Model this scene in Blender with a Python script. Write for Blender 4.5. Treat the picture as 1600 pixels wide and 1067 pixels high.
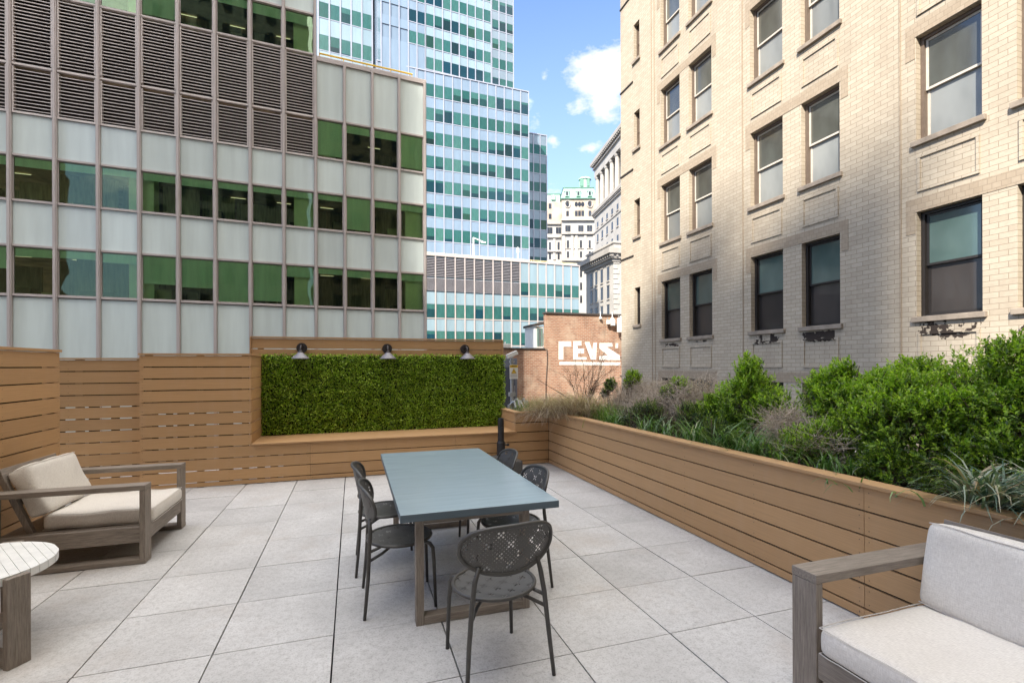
import bpy, math, random
import numpy as np
from mathutils import Vector, Matrix, noise
R = math.radians
random.seed(7); rng = np.random.default_rng(7)
for o in list(bpy.data.objects): bpy.data.objects.remove(o)
scene = bpy.context.scene
COL = scene.collection

# ------------------------------------------------------------------ camera
cam = bpy.data.objects.new('camera', bpy.data.cameras.new('camera')); COL.objects.link(cam)
cam.matrix_world = Matrix.Translation((0, 0, 1.65)) @ Matrix.Rotation(R(-18.08), 4, 'Z') @ Matrix.Rotation(R(90), 4, 'X') @ Matrix.Rotation(R(-0.2), 4, 'Z')
cam.data.sensor_width = 36; cam.data.sensor_fit = 'HORIZONTAL'
cam.data.lens = 17.1; cam.data.shift_y = 0.02375
cam.data.clip_start = 0.05; cam.data.clip_end = 3000
scene.camera = cam
# ------------------------------------------------------------------ light
SUN = Vector((-0.55, -0.50, 0.67)).normalized()
EL = math.asin(SUN.z); AZ = math.atan2(SUN.x, SUN.y)
w = bpy.data.worlds.new('World'); scene.world = w; w.use_nodes = True
nt = w.node_tree; nt.nodes.clear()
def WN(t, **k):
    n = nt.nodes.new(t)
    for a, b in k.items(): setattr(n, a, b)
    return n
sky = WN('ShaderNodeTexSky', sky_type='NISHITA', sun_disc=False, sun_elevation=EL, sun_rotation=AZ, air_density=1.0, dust_density=0.7, ozone_density=1.6)
bg = WN('ShaderNodeBackground'); bg.inputs['Strength'].default_value = 0.15
wo = WN('ShaderNodeOutputWorld'); tc = WN('ShaderNodeTexCoord')
def wmath(op, a, b=None, c=None, clamp=False):
    n = WN('ShaderNodeMath', operation=op); n.use_clamp = clamp
    for i, v in enumerate((a, b, c)):
        if v is None: continue
        if isinstance(v, (int, float)): n.inputs[i].default_value = v
        else: nt.links.new(v, n.inputs[i])
    return n.outputs[0]
nz = WN('ShaderNodeTexNoise'); nz.inputs['Scale'].default_value = 11; nz.inputs['Detail'].default_value = 9; nz.inputs['Roughness'].default_value = 0.62
mp = WN('ShaderNodeMapping'); mp.inputs['Scale'].default_value = (1, 1, 1.9); mp.inputs['Location'].default_value = (3.1, 1.2, 0.4)
nt.links.new(tc.outputs['Generated'], mp.inputs[0]); nt.links.new(mp.outputs[0], nz.inputs['Vector'])
# cumulus banks stand in fixed directions of the sky
acc = None
for (dx, dy, dz, rad, amp) in [(0.400, 0.767, 0.501, 0.045, 0.50), (0.387, 0.792, 0.472, 0.029, 0.42), (0.426, 0.747, 0.511, 0.039, 0.45), (0.434, 0.783, 0.446, 0.029, 0.42), (0.322, 0.799, 0.508, 0.013, 0.36), (0.355, 0.835, 0.420, 0.016, 0.34), (0.423, 0.812, 0.403, 0.032, 0.36), (0.384, 0.856, 0.345, 0.053, 0.30), (0.426, 0.768, 0.478, 0.039, 0.45), (0.323, 0.834, 0.448, 0.026, 0.28),]:
    v = Vector((dx, dy, dz)).normalized()
    ds = WN('ShaderNodeVectorMath', operation='DISTANCE'); nt.links.new(tc.outputs['Generated'], ds.inputs[0]); ds.inputs[1].default_value = v
    g = wmath('MULTIPLY', wmath('SUBTRACT', 1.0, wmath('DIVIDE', ds.outputs['Value'], rad * 2.0), clamp=True), amp)
    acc = g if acc is None else wmath('MAXIMUM', acc, g)
den = wmath('MULTIPLY', wmath('SUBTRACT', wmath('ADD', nz.outputs['Fac'], acc), 0.74), 6.0, clamp=True)
# broad unseen cloud field, added as bright fill light overhead and behind the camera
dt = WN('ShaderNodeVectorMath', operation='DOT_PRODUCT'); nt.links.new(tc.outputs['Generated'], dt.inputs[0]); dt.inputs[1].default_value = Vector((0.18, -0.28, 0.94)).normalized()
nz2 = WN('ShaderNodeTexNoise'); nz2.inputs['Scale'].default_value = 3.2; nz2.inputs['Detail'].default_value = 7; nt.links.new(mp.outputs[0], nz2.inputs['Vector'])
fill_bank = wmath('MULTIPLY', wmath('ADD', wmath('SUBTRACT', dt.outputs['Value'], 0.56), wmath('MULTIPLY', wmath('SUBTRACT', nz2.outputs['Fac'], 0.5), 1.6)), 3.0, clamp=True)
sep = WN('ShaderNodeSeparateXYZ'); nt.links.new(tc.outputs['Generated'], sep.inputs[0])
haze = wmath('MULTIPLY', wmath('SUBTRACT', 0.62, sep.outputs['Z'], clamp=True), 1.35, clamp=True)
mixc = WN('ShaderNodeMix', data_type='RGBA'); mixc.inputs['B'].default_value = (1.35, 1.75, 2.35, 1)
nt.links.new(haze, mixc.inputs['Factor'])
tint = WN('ShaderNodeMix', data_type='RGBA', blend_type='MULTIPLY'); tint.inputs['Factor'].default_value = 1; tint.inputs['B'].default_value = (0.56, 0.60, 0.68, 1)
nt.links.new(sky.outputs[0], tint.inputs['A']); nt.links.new(tint.outputs['Result'], mixc.inputs['A'])
cl = WN('ShaderNodeMix', data_type='RGBA'); cl.inputs['B'].default_value = (2.25, 2.25, 2.3, 1)
nt.links.new(mixc.outputs['Result'], cl.inputs['A']); nt.links.new(wmath('MULTIPLY', den, 0.9), cl.inputs['Factor'])
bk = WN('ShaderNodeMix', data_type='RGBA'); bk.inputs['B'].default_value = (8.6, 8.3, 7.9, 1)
nt.links.new(cl.outputs['Result'], bk.inputs['A']); nt.links.new(fill_bank, bk.inputs['Factor'])
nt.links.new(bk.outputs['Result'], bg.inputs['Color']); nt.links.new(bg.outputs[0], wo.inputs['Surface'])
sl = bpy.data.lights.new('sun', 'SUN'); sl.energy = 2.75; sl.angle = R(0.9); sl.color = (1, .93, .82)
so = bpy.data.objects.new('sun', sl); COL.objects.link(so); so.rotation_euler = (-SUN).to_track_quat('-Z', 'Y').to_euler()
scene.view_settings.view_transform = 'Standard'; scene.view_settings.look = 'None'
scene.view_settings.exposure = 1.92; scene.view_settings.gamma = 1
scene.render.engine = 'CYCLES'
scene.cycles.transparent_max_bounces = 16; scene.cycles.max_bounces = 8
GZ = -14.0

# ------------------------------------------------------------------ helpers
class MB:
    def __init__(s): s.v = []; s.f = []; s.m = []; s.uv = None
    def quad(s, a, b, c, d, m=0):
        n = len(s.v); s.v += [tuple(a), tuple(b), tuple(c), tuple(d)]; s.f.append((n, n+1, n+2, n+3)); s.m.append(m)
    def poly(s, pts, m=0):
        n = len(s.v); s.v += [tuple(p) for p in pts]; s.f.append(tuple(range(n, n+len(pts)))); s.m.append(m)
    def box(s, x0, y0, z0, x1, y1, z1, m=0, skip=''):
        n = len(s.v)
        s.v += [(x0,y0,z0),(x1,y0,z0),(x1,y1,z0),(x0,y1,z0),(x0,y0,z1),(x1,y0,z1),(x1,y1,z1),(x0,y1,z1)]
        fs = {'b':(0,3,2,1),'t':(4,5,6,7),'f':(0,1,5,4),'k':(2,3,7,6),'l':(0,4,7,3),'r':(1,2,6,5)}
        for k, q in fs.items():
            if k in skip: continue
            s.f.append(tuple(n+i for i in q)); s.m.append(m)
    def obox(s, c, ax, ay, az, m=0):   # oriented box: centre and three half-axis vectors
        c, ax, ay, az = map(Vector, (c, ax, ay, az)); n = len(s.v)
        for k in (-1, 1):
            for (i, j) in ((-1,-1),(1,-1),(1,1),(-1,1)): s.v.append(tuple(c + ax*i + ay*j + az*k))
        for q in ((0,3,2,1),(4,5,6,7),(0,1,5,4),(2,3,7,6),(0,4,7,3),(1,2,6,5)): s.f.append(tuple(n+i for i in q)); s.m.append(m)
    def prism(s, pts, axis, a, b, m=0):  # pts 2D outline (ccw), extruded along axis
        def P(p, t): return {'x':(t,p[0],p[1]),'y':(p[0],t,p[1]),'z':(p[0],p[1],t)}[axis]
        n = len(s.v); k = len(pts)
        s.v += [P(p, a) for p in pts] + [P(p, b) for p in pts]
        s.f.append(tuple(range(n, n+k))[::-1]); s.f.append(tuple(range(n+k, n+2*k))); s.m += [m, m]
        for i in range(k):
            j = (i+1) % k; s.f.append((n+i, n+j, n+k+j, n+k+i)); s.m.append(m)
    def tube(s, pts, r, seg=8, m=0, closed=False, cap=True):
        pts = [Vector(p) for p in pts]; k = len(pts)
        rs = r if isinstance(r, (list, tuple)) else [r]*k
        n0 = len(s.v); prev = None
        for i, p in enumerate(pts):
            if closed: t = pts[(i+1) % k] - pts[i-1]
            else: t = pts[min(i+1, k-1)] - pts[max(i-1, 0)]
            t = t.normalized() if t.length > 1e-9 else Vector((0,0,1))
            if prev is None:
                u = t.orthogonal().normalized()
            else:
                u = prev - t*prev.dot(t); u = u.normalized() if u.length > 1e-6 else t.orthogonal().normalized()
            prev = u; q = t.cross(u)
            for j in range(seg):
                a = 2*math.pi*j/seg; s.v.append(tuple(p + (u*math.cos(a)+q*math.sin(a))*rs[i]))
        rng_ = k if closed else k-1
        for i in range(rng_):
            for j in range(seg):
                a = n0+i*seg+j; b = n0+i*seg+(j+1) % seg; c = n0+((i+1) % k)*seg+(j+1) % seg; d = n0+((i+1) % k)*seg+j
                s.f.append((a, b, c, d)); s.m.append(m)
        if cap and not closed:
            s.f.append(tuple(n0+j for j in range(seg))[::-1]); s.m.append(m)
            s.f.append(tuple(n0+(k-1)*seg+j for j in range(seg))); s.m.append(m)
    def lathe(s, c, prof, seg=24, m=0):
        n0 = len(s.v); k = len(prof)
        for (r, z) in prof:
            for j in range(seg):
                a = 2*math.pi*j/seg; s.v.append((c[0]+r*math.cos(a), c[1]+r*math.sin(a), c[2]+z))
        for i in range(k-1):
            for j in range(seg):
                s.f.append((n0+i*seg+j, n0+i*seg+(j+1) % seg, n0+(i+1)*seg+(j+1) % seg, n0+(i+1)*seg+j)); s.m.append(m)
        s.f.append(tuple(n0+j for j in range(seg))[::-1]); s.m.append(m)
        s.f.append(tuple(n0+(k-1)*seg+j for j in range(seg))); s.m.append(m)
    def build(s, name, mats, parent=None, loc=None, smooth=False, bevel=0):
        me = bpy.data.meshes.new(name); me.from_pydata(s.v, [], s.f)
        if not isinstance(mats, (list, tuple)): mats = [mats]
        for mm in mats: me.materials.append(mm)
        if len(mats) > 1: me.polygons.foreach_set('material_index', s.m)
        if smooth: me.polygons.foreach_set('use_smooth', [True]*len(s.f))
        me.update()
        o = bpy.data.objects.new(name, me); COL.objects.link(o)
        if parent: o.parent = parent
        if loc is not None: o.location = loc
        if bevel:
            b = o.modifiers.new('bevel', 'BEVEL'); b.width = bevel; b.segments = 2; b.limit_method = 'ANGLE'; b.harden_normals = False
        return o
def npmesh(name, verts, faces_n, nside, mat, parent=None, uv=None, smooth=False):
    # verts (N,3) numpy, faces (F,nside) numpy
    me = bpy.data.meshes.new(name); F = len(faces_n)
    me.vertices.add(len(verts)); me.vertices.foreach_set('co', verts.astype(np.float32).ravel())
    me.loops.add(F*nside); me.loops.foreach_set('vertex_index', faces_n.astype(np.int32).ravel())
    me.polygons.add(F); me.polygons.foreach_set('loop_start', np.arange(0, F*nside, nside, dtype=np.int32))
    me.update(calc_edges=True); me.validate()
    me.materials.append(mat)
    if smooth: me.polygons.foreach_set('use_smooth', [True]*F)
    o = bpy.data.objects.new(name, me); COL.objects.link(o)
    if parent: o.parent = parent
    return o
def tag(o, label, cat, group=None):
    o['label'] = label; o['category'] = cat
    if group: o['group'] = group
    return o
def thing(name, label, cat, loc=(0,0,0), rz=0, group=None):
    o = bpy.data.objects.new(name, None); COL.objects.link(o); o.location = loc; o.rotation_euler = (0, 0, rz); o.empty_display_size = .2
    return tag(o, label, cat, group)
def struct(o): o['kind'] = 'structure'; return o
def kids(o): return [c for c in bpy.data.objects if c.parent == o]
def copy_tree(o, parent=None):
    c = o.copy(); COL.objects.link(c)
    if parent: c.parent = parent
    for ch in kids(o): copy_tree(ch, c)
    return c

# ------------------------------------------------------------------ materials
def newmat(name):
    m = bpy.data.materials.new(name); m.use_nodes = True; t = m.node_tree
    b = t.nodes['Principled BSDF']; return m, t, b
def node(t, ty, ins=None, **k):
    n = t.nodes.new(ty)
    for a, b in k.items(): setattr(n, a, b)
    for a, b in (ins or {}).items():
        if isinstance(b, bpy.types.NodeSocket): t.links.new(b, n.inputs[a])
        else: n.inputs[a].default_value = b
    return n
def rgb(c): return (c[0], c[1], c[2], 1)
def mixrgb(t, f, a, b, bt='MIX'):
    n = t.nodes.new('ShaderNodeMix'); n.data_type = 'RGBA'; n.blend_type = bt
    for s, v in (('Factor', f), ('A', a), ('B', b)):
        if isinstance(v, bpy.types.NodeSocket): t.links.new(v, n.inputs[s])
        else: n.inputs[s].default_value = rgb(v) if isinstance(v, tuple) else v
    return n.outputs['Result']
def m_(t, op, a, b=None, clamp=False):
    n = t.nodes.new('ShaderNodeMath'); n.operation = op; n.use_clamp = clamp
    for i, v in enumerate((a, b)):
        if v is None: continue
        if isinstance(v, bpy.types.NodeSocket): t.links.new(v, n.inputs[i])
        else: n.inputs[i].default_value = v
    return n.outputs[0]
def ramp(t, f, stops):
    n = t.nodes.new('ShaderNodeValToRGB'); t.links.new(f, n.inputs[0]); cr = n.color_ramp
    while len(cr.elements) < len(stops): cr.elements.new(0.5)
    for e, (p, c) in zip(cr.elements, stops): e.position = p; e.color = rgb(c) if isinstance(c, tuple) else (c, c, c, 1)
    return n.outputs[0]
def noise_(t, scale, vec=None, detail=4, rough=.55, stretch=None):
    tcn = t.nodes.new('ShaderNodeTexCoord'); v = vec or tcn.outputs['Object']
    if stretch:
        mpn = node(t, 'ShaderNodeMapping', {'Vector': v, 'Scale': stretch}); v = mpn.outputs[0]
    return node(t, 'ShaderNodeTexNoise', {'Vector': v, 'Scale': scale, 'Detail': detail, 'Roughness': rough}).outputs['Fac']
def bump(t, b, h, strength=.3, dist=.01):
    n = node(t, 'ShaderNodeBump', {'Height': h, 'Strength': strength, 'Distance': dist}); t.links.new(n.outputs[0], b.inputs['Normal'])
def pmat(name, c, rough=.6, var=.15, scale=4, stretch=None, bmp=0, bscale=None, island=0, spec=.4, metal=0, c2=None, coat=0, objrand=0):
    m, t, b = newmat(name)
    f = noise_(t, scale, stretch=stretch)
    f = ramp(t, f, [(.3, 0.0), (.7, 1.0)])
    lo = tuple(x*(1-var) for x in c); hi = tuple(min(1, x*(1+var)) for x in c) if c2 is None else c2
    col = mixrgb(t, f, lo, hi)
    if island:
        g = t.nodes.new('ShaderNodeNewGeometry').outputs['Random Per Island']
        col = mixrgb(t, 1.0, col, ramp(t, g, [(0, 1-island), (1, 1+island)]), 'MULTIPLY')
    if objrand:
        g = t.nodes.new('ShaderNodeObjectInfo').outputs['Random']
        col = mixrgb(t, 1.0, col, ramp(t, g, [(0, 1-objrand), (1, 1.0)]), 'MULTIPLY')
    t.links.new(col, b.inputs['Base Color'])
    b.inputs['Roughness'].default_value = rough; b.inputs['Specular IOR Level'].default_value = spec; b.inputs['Metallic'].default_value = metal
    b.inputs['Coat Weight'].default_value = coat
    if bmp: bump(t, b, noise_(t, bscale or scale*6, stretch=stretch, detail=6), bmp, .006)
    return m
def wallvec(t):
    tcn = t.nodes.new('ShaderNodeTexCoord'); s = node(t, 'ShaderNodeSeparateXYZ', {'Vector': tcn.outputs['Object']}); n = node(t, 'ShaderNodeSeparateXYZ', {'Vector': tcn.outputs['Normal']})
    ax = m_(t, 'GREATER_THAN', m_(t, 'ABSOLUTE', n.outputs['X']), .6); az = m_(t, 'GREATER_THAN', m_(t, 'ABSOLUTE', n.outputs['Z']), .7)
    u = m_(t, 'ADD', m_(t, 'MULTIPLY', s.outputs['Y'], ax), m_(t, 'MULTIPLY', s.outputs['X'], m_(t, 'SUBTRACT', 1.0, ax)))
    v = m_(t, 'ADD', m_(t, 'MULTIPLY', s.outputs['Y'], az), m_(t, 'MULTIPLY', s.outputs['Z'], m_(t, 'SUBTRACT', 1.0, az)))
    return node(t, 'ShaderNodeCombineXYZ', {'X': u, 'Y': v}).outputs[0]
def brickmat(name, c1, c2, mortar, bw, bh, ms=.008, stain=None, stainamt=.5, stscale=1.2, rough=.8, bstr=.5, third=None):
    m, t, b = newmat(name); v = wallvec(t)
    wob = node(t, 'ShaderNodeTexNoise', {'Vector': v, 'Scale': 3.0, 'Detail': 3}).outputs['Color']
    v2 = node(t, 'ShaderNodeMix', {'Factor': .012, }, data_type='VECTOR'); t.links.new(v, v2.inputs['A']); t.links.new(wob, v2.inputs['B'])
    br = node(t, 'ShaderNodeTexBrick', {'Vector': v2.outputs['Result'] if False else v, 'Scale': 1.0, 'Brick Width': bw, 'Row Height': bh, 'Mortar Size': ms, 'Mortar Smooth': .25, 'Bias': -.1, 'Color1': rgb(c1), 'Color2': rgb(c2), 'Mortar': rgb(mortar)})
    br.offset = .5
    col = br.outputs['Color']
    col = mixrgb(t, ramp(t, node(t, 'ShaderNodeTexNoise', {'Vector': v, 'Scale': 14.0, 'Detail': 5}).outputs['Fac'], [(.3, 0.0), (.75, .35)]), col, tuple(x*.62 for x in c1))
    if third:
        vm = node(t, 'ShaderNodeTexNoise', {'Vector': v, 'Scale': .9, 'Detail': 6, 'Roughness': .7}).outputs['Fac']
        col = mixrgb(t, ramp(t, vm, [(.48, 0.0), (.62, .8)]), col, mixrgb(t, br.outputs['Fac'], third, mortar))
    if stain:
        st = node(t, 'ShaderNodeTexNoise', {'Vector': node(t, 'ShaderNodeMapping', {'Vector': v, 'Scale': (1.6, .55, 1)}).outputs[0], 'Scale': stscale, 'Detail': 7, 'Roughness': .65}).outputs['Fac']
        col = mixrgb(t, ramp(t, st, [(.5, 0.0), (.72, stainamt)]), col, stain)
    t.links.new(col, b.inputs['Base Color']); b.inputs['Roughness'].default_value = rough; b.inputs['Specular IOR Level'].default_value = .25
    h = m_(t, 'SUBTRACT', m_(t, 'MULTIPLY', node(t, 'ShaderNodeTexNoise', {'Vector': v, 'Scale': 40.0, 'Detail': 4}).outputs['Fac'], .35), br.outputs['Fac'])
    bump(t, b, h, bstr, .012)
    return m
def woodmat(name, c, c2, axis, rough=.55, bmp=.35):
    st = {'x': (.6, 9, 9), 'y': (9, .6, 9), 'z': (9, 9, .6)}[axis]
    m, t, b = newmat(name)
    f = noise_(t, 13, stretch=st, detail=9, rough=.75); g = noise_(t, 2.2, detail=3)
    col = mixrgb(t, ramp(t, f, [(.32, 0.0), (.68, 1.0)]), c, c2)
    col = mixrgb(t, ramp(t, g, [(.35, 0.0), (.75, .35)]), col, tuple(x*.6 for x in c))
    t.links.new(col, b.inputs['Base Color']); b.inputs['Roughness'].default_value = rough
    bump(t, b, noise_(t, 24, stretch=st, detail=6), bmp, .004)
    return m
def boardmat(name, c):
    m, t, b = newmat(name)
    v = wallvec(t)
    s = node(t, 'ShaderNodeTexNoise', {'Vector': node(t, 'ShaderNodeMapping', {'Vector': v, 'Scale': (1.2, 60, 1)}).outputs[0], 'Scale': 2.0, 'Detail': 6, 'Roughness': .6}).outputs['Fac']
    s2 = node(t, 'ShaderNodeTexNoise', {'Vector': node(t, 'ShaderNodeMapping', {'Vector': v, 'Scale': (5, 1.0, 1)}).outputs[0], 'Scale': 1.6, 'Detail': 5}).outputs['Fac']
    col = mixrgb(t, ramp(t, s, [(.3, 0.0), (.7, 1.0)]), tuple(x*.9 for x in c), tuple(x*1.08 for x in c))
    col = mixrgb(t, ramp(t, s2, [(.5, 0.0), (.8, .28)]), col, (c[0]*.95+.05, c[1]*.95+.06, c[2]*.95+.07))
    g = t.nodes.new('ShaderNodeNewGeometry').outputs['Random Per Island']
    col = mixrgb(t, 1.0, col, ramp(t, g, [(0, (.90, .90, .91)), (1, (1.07, 1.06, 1.04))]), 'MULTIPLY')
    t.links.new(col, b.inputs['Base Color']); b.inputs['Roughness'].default_value = .62; b.inputs['Specular IOR Level'].default_value = .3
    bump(t, b, s, .12, .003)
    return m
def leafmat(name, stops, rough=.42, trans=.35, spec=.5):
    m, t, b = newmat(name)
    g = t.nodes.new('ShaderNodeNewGeometry').outputs['Random Per Island']
    col = ramp(t, g, stops)
    t.links.new(col, b.inputs['Base Color']); b.inputs['Roughness'].default_value = rough; b.inputs['Specular IOR Level'].default_value = spec
    tr = node(t, 'ShaderNodeBsdfTranslucent', {'Color': mixrgb(t, 1.0, col, (1.3, 1.5, .6), 'MULTIPLY')})
    mx = node(t, 'ShaderNodeMixShader', {'Fac': trans}); t.links.new(b.outputs[0], mx.inputs[1]); t.links.new(tr.outputs[0], mx.inputs[2])
    t.links.new(mx.outputs[0], t.nodes['Material Output'].inputs['Surface'])
    return m
def glassmat(name, tint, refl_ior=1.7, rough=.01, gl=(.95,.98,.95), wob=.03):
    m, t, b = newmat(name); t.nodes.remove(b)
    tr = node(t, 'ShaderNodeBsdfTransparent', {'Color': rgb(tint)})
    gs = node(t, 'ShaderNodeBsdfGlossy', {'Color': rgb(gl), 'Roughness': rough})
    bp = node(t, 'ShaderNodeBump', {'Height': noise_(t, 1.3, detail=1), 'Strength': wob, 'Distance': .3}); t.links.new(bp.outputs[0], gs.inputs['Normal'])
    fr = node(t, 'ShaderNodeFresnel', {'IOR': refl_ior})
    mx = node(t, 'ShaderNodeMixShader', {'Fac': fr.outputs[0]}); t.links.new(tr.outputs[0], mx.inputs[1]); t.links.new(gs.outputs[0], mx.inputs[2])
    t.links.new(mx.outputs[0], t.nodes['Material Output'].inputs['Surface'])
    return m
def tealglass(name, zlo, zhi):
    # opaque-looking distant glazing: a random share of each window is blind, the rest dark room
    m, t, b = newmat(name)
    ob = t.nodes.new('ShaderNodeObjectInfo').outputs['Random']
    isl = t.nodes.new('ShaderNodeNewGeometry').outputs['Random Per Island']
    r = m_(t, 'FRACT', m_(t, 'ADD', m_(t, 'MULTIPLY', ob, 7.13), isl))
    tcn = t.nodes.new('ShaderNodeTexCoord'); z = node(t, 'ShaderNodeSeparateXYZ', {'Vector': tcn.outputs['Generated']}).outputs['Z']
    thr = m_(t, 'SUBTRACT', 1.0, m_(t, 'MULTIPLY', m_(t, 'FRACT', m_(t, 'MULTIPLY', r, 3.7)), 1.9))
    blind = m_(t, 'GREATER_THAN', z, thr)
    r2 = m_(t, 'FRACT', m_(t, 'MULTIPLY', r, 11.3))
    bc = ramp(t, r2, [(0, (.022, .085, .075)), (.5, (.032, .115, .11)), (1, (.055, .15, .13))])
    dc = ramp(t, r2, [(0, (.012, .03, .03)), (.5, (.01, .05, .075)), (1, (.02, .06, .035))])
    st = ramp(t, noise_(t, 3, stretch=(3, 1, .6), detail=5), [(.3, .8), (.7, 1.15)])
    col = mixrgb(t, 1.0, mixrgb(t, blind, dc, bc), st, 'MULTIPLY')
    t.links.new(col, b.inputs['Base Color']); b.inputs['Roughness'].default_value = .08; b.inputs['Specular IOR Level'].default_value = .35; b.inputs['IOR'].default_value = 1.45
    bump(t, b, noise_(t, .8, detail=1), .03, .3)
    return m

MT = {}
MT['board'] = boardmat('composite_board', (.47, .282, .135))
MT['screw'] = pmat('screw_head', (.12, .08, .05), .5)
MT['postwood'] = pmat('fence_framing', (.22, .15, .09), .8)
MT['liner'] = pmat('black_liner', (.012, .011, .010), .9)
MT['grey_wood_x'] = woodmat('weathered_wood_x', (.135, .108, .085), (.33, .28, .23), 'x')
MT['grey_wood_y'] = woodmat('weathered_wood_y', (.135, .108, .085), (.33, .28, .23), 'y')
MT['grey_wood_z'] = woodmat('weathered_wood_z', (.135, .108, .085), (.33, .28, .23), 'z')
MT['chair'] = pmat('charcoal_metal', (.058, .055, .050), .45, .12, 30, spec=.5, bmp=.05, bscale=300)
MT['black'] = pmat('black_plastic', (.018, .018, .02), .35, .1, 10)
MT['lampgrey'] = pmat('lamp_enamel', (.19, .18, .20), .35, .05, 10, spec=.5)
MT['lampdark'] = pmat('lamp_bronze', (.045, .038, .038), .4, .1, 20, metal=.3)
MT['galv'] = pmat('galvanised_steel', (.42, .43, .44), .4, .15, 20, metal=.6)
MT['white'] = pmat('white_paint', (.72, .72, .70), .5, .06, 5)
MT['bluegrey'] = pmat('blue_grey_cabinet', (.17, .19, .25), .5, .08, 5)
MT['soil'] = pmat('planter_soil', (.055, .038, .025), .95, .4, 12, bmp=.8, bscale=30)
MT['mullion'] = pmat('mullion_metal', (.50, .445, .425), .42, .07, 3, stretch=(1, 1, .3), spec=.5, metal=.15)
MT['louver'] = pmat('louver_metal', (.62, .56, .53), .45, .12, 6, stretch=(.4, 1, 1), metal=.15)
MT['louverback'] = pmat('louver_cavity', (.035, .027, .024), .9)
MT['spandrel'] = pmat('spandrel_panel', (.64, .72, .70), .25, .08, 1.0, stretch=(2.5, 1, .25), spec=.5, objrand=.12, coat=.4)
MT['spandrel_blue'] = pmat('blue_spandrel', (.185, .255, .335), .25, .07, .8, stretch=(2.0, 1, .3), spec=.6, objrand=.12, coat=.3)
MT['spandrel_grey'] = pmat('grey_spandrel', (.165, .22, .265), .28, .10, .8, spec=.6, objrand=.12, coat=.3)
MT['mull_blue'] = pmat('blue_mullion', (.34, .36, .43), .35, .05, 3, spec=.5)
MT['greenglass'] = glassmat('green_tinted_glass', (.86, .98, .84), 1.55, .015, (.78, .90, .74), .012)
MT['teal'] = tealglass('teal_glazing', 0, 1)
MT['blind'] = pmat('roller_blind', (.82, .93, .80), .8, .08, 2, stretch=(3, 1, .3))
MT['column'] = pmat('interior_column', (.88, .92, .62), .7, .08, 2)
MT['room'] = pmat('office_interior', (.36, .28, .19), .9, .5, 1.5)
MT['ceiling'] = pmat('office_ceiling', (.20, .20, .15), .9, .2, 2)
MT['part_a'] = pmat('partition_brown', (.42, .32, .20), .8, .4, 3, stretch=(4, 1, .5))
MT['part_b'] = pmat('partition_olive', (.36, .34, .20), .8, .4, 3, stretch=(6, 1, .5))
MT['part_c'] = pmat('partition_dark', (.20, .16, .11), .8, .4, 3, stretch=(4, 1, .5))
MT['desk'] = pmat('office_desk', (.12, .09, .06), .6)
MT['deskbox'] = pmat('office_box', (.42, .38, .22), .8)
MT['yellow'] = pmat('yellow_paint', (.75, .50, .05), .5, .1, 5)
MT['paleyellow'] = pmat('faded_yellow_paint', (.70, .62, .36), .5, .1, 5)
def emis(name, c, s):
    m, t, b = newmat(name); b.inputs['Base Color'].default_value = rgb(c); b.inputs['Emission Color'].default_value = rgb(c); b.inputs['Emission Strength'].default_value = s; return m
MT['striplight'] = emis('ceiling_striplight', (1, .88, .6), .22)
# ================================================================== STRUCTURE
ground = MB(); ground.quad((-900, -900, GZ), (900, -900, GZ), (900, 900, GZ), (-900, 900, GZ))
struct(ground.build('ground', pmat('street_asphalt', (.06, .06, .062), .9, .3, .3)))

# terrace floor: large porcelain pavers on pedestals
def tilemat():
    m, t, b = newmat('grey_paver')
    a = noise_(t, 1.6, detail=5, rough=.6); f = noise_(t, 26, detail=6, rough=.7); f2 = noise_(t, 90, detail=3, rough=.7)
    col = mixrgb(t, ramp(t, a, [(.35, 0.0), (.7, 1.0)]), (.475, .465, .45), (.60, .59, .575))
    col = mixrgb(t, ramp(t, f, [(.47, 0.0), (.66, .6)]), col, (.35, .335, .32))
    col = mixrgb(t, ramp(t, f2, [(.52, 0.0), (.66, .55)]), col, (.24, .225, .215))
    d = noise_(t, .75, detail=7, rough=.7)
    col = mixrgb(t, ramp(t, d, [(.53, 0.0), (.70, .42)]), col, (.40, .33, .27))
    d2 = noise_(t, 2.7, detail=8, rough=.75)
    col = mixrgb(t, ramp(t, d2, [(.55, 0.0), (.72, .35)]), col, (.30, .285, .27))
    g = t.nodes.new('ShaderNodeNewGeometry').outputs['Random Per Island']
    col = mixrgb(t, 1.0, col, ramp(t, g, [(0, .87), (1, 1.06)]), 'MULTIPLY')
    t.links.new(col, b.inputs['Base Color']); b.inputs['Roughness'].default_value = .6; b.inputs['Specular IOR Level'].default_value = .35
    bump(t, b, f, .12, .004)
    return m
tl = MB()
xs = [-4.05] + [-3.398 + .656*i for i in range(10)] + [3.20]; xs = sorted(xs)
ys = [2.548 + .6395*k for k in range(-7, 11)]
for i in range(len(xs)-1):
    for j in range(len(ys)-1):
        dz = random.uniform(-.0012, .0012); g = random.uniform(.0036, .0056); h = random.uniform(.0018, .0038)
        tl.box(xs[i]+g, ys[j]+h, -.03+dz, xs[i+1]-g, ys[j+1]-h, dz, skip='b')
struct(tl.build('terrace_floor', tilemat()))
sb = MB(); sb.box(-4.2, -3, -.6, 5.6, 8.95, -.12)
struct(sb.build('roof_slab', pmat('roof_membrane', (.05, .05, .05), .9)))

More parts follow.
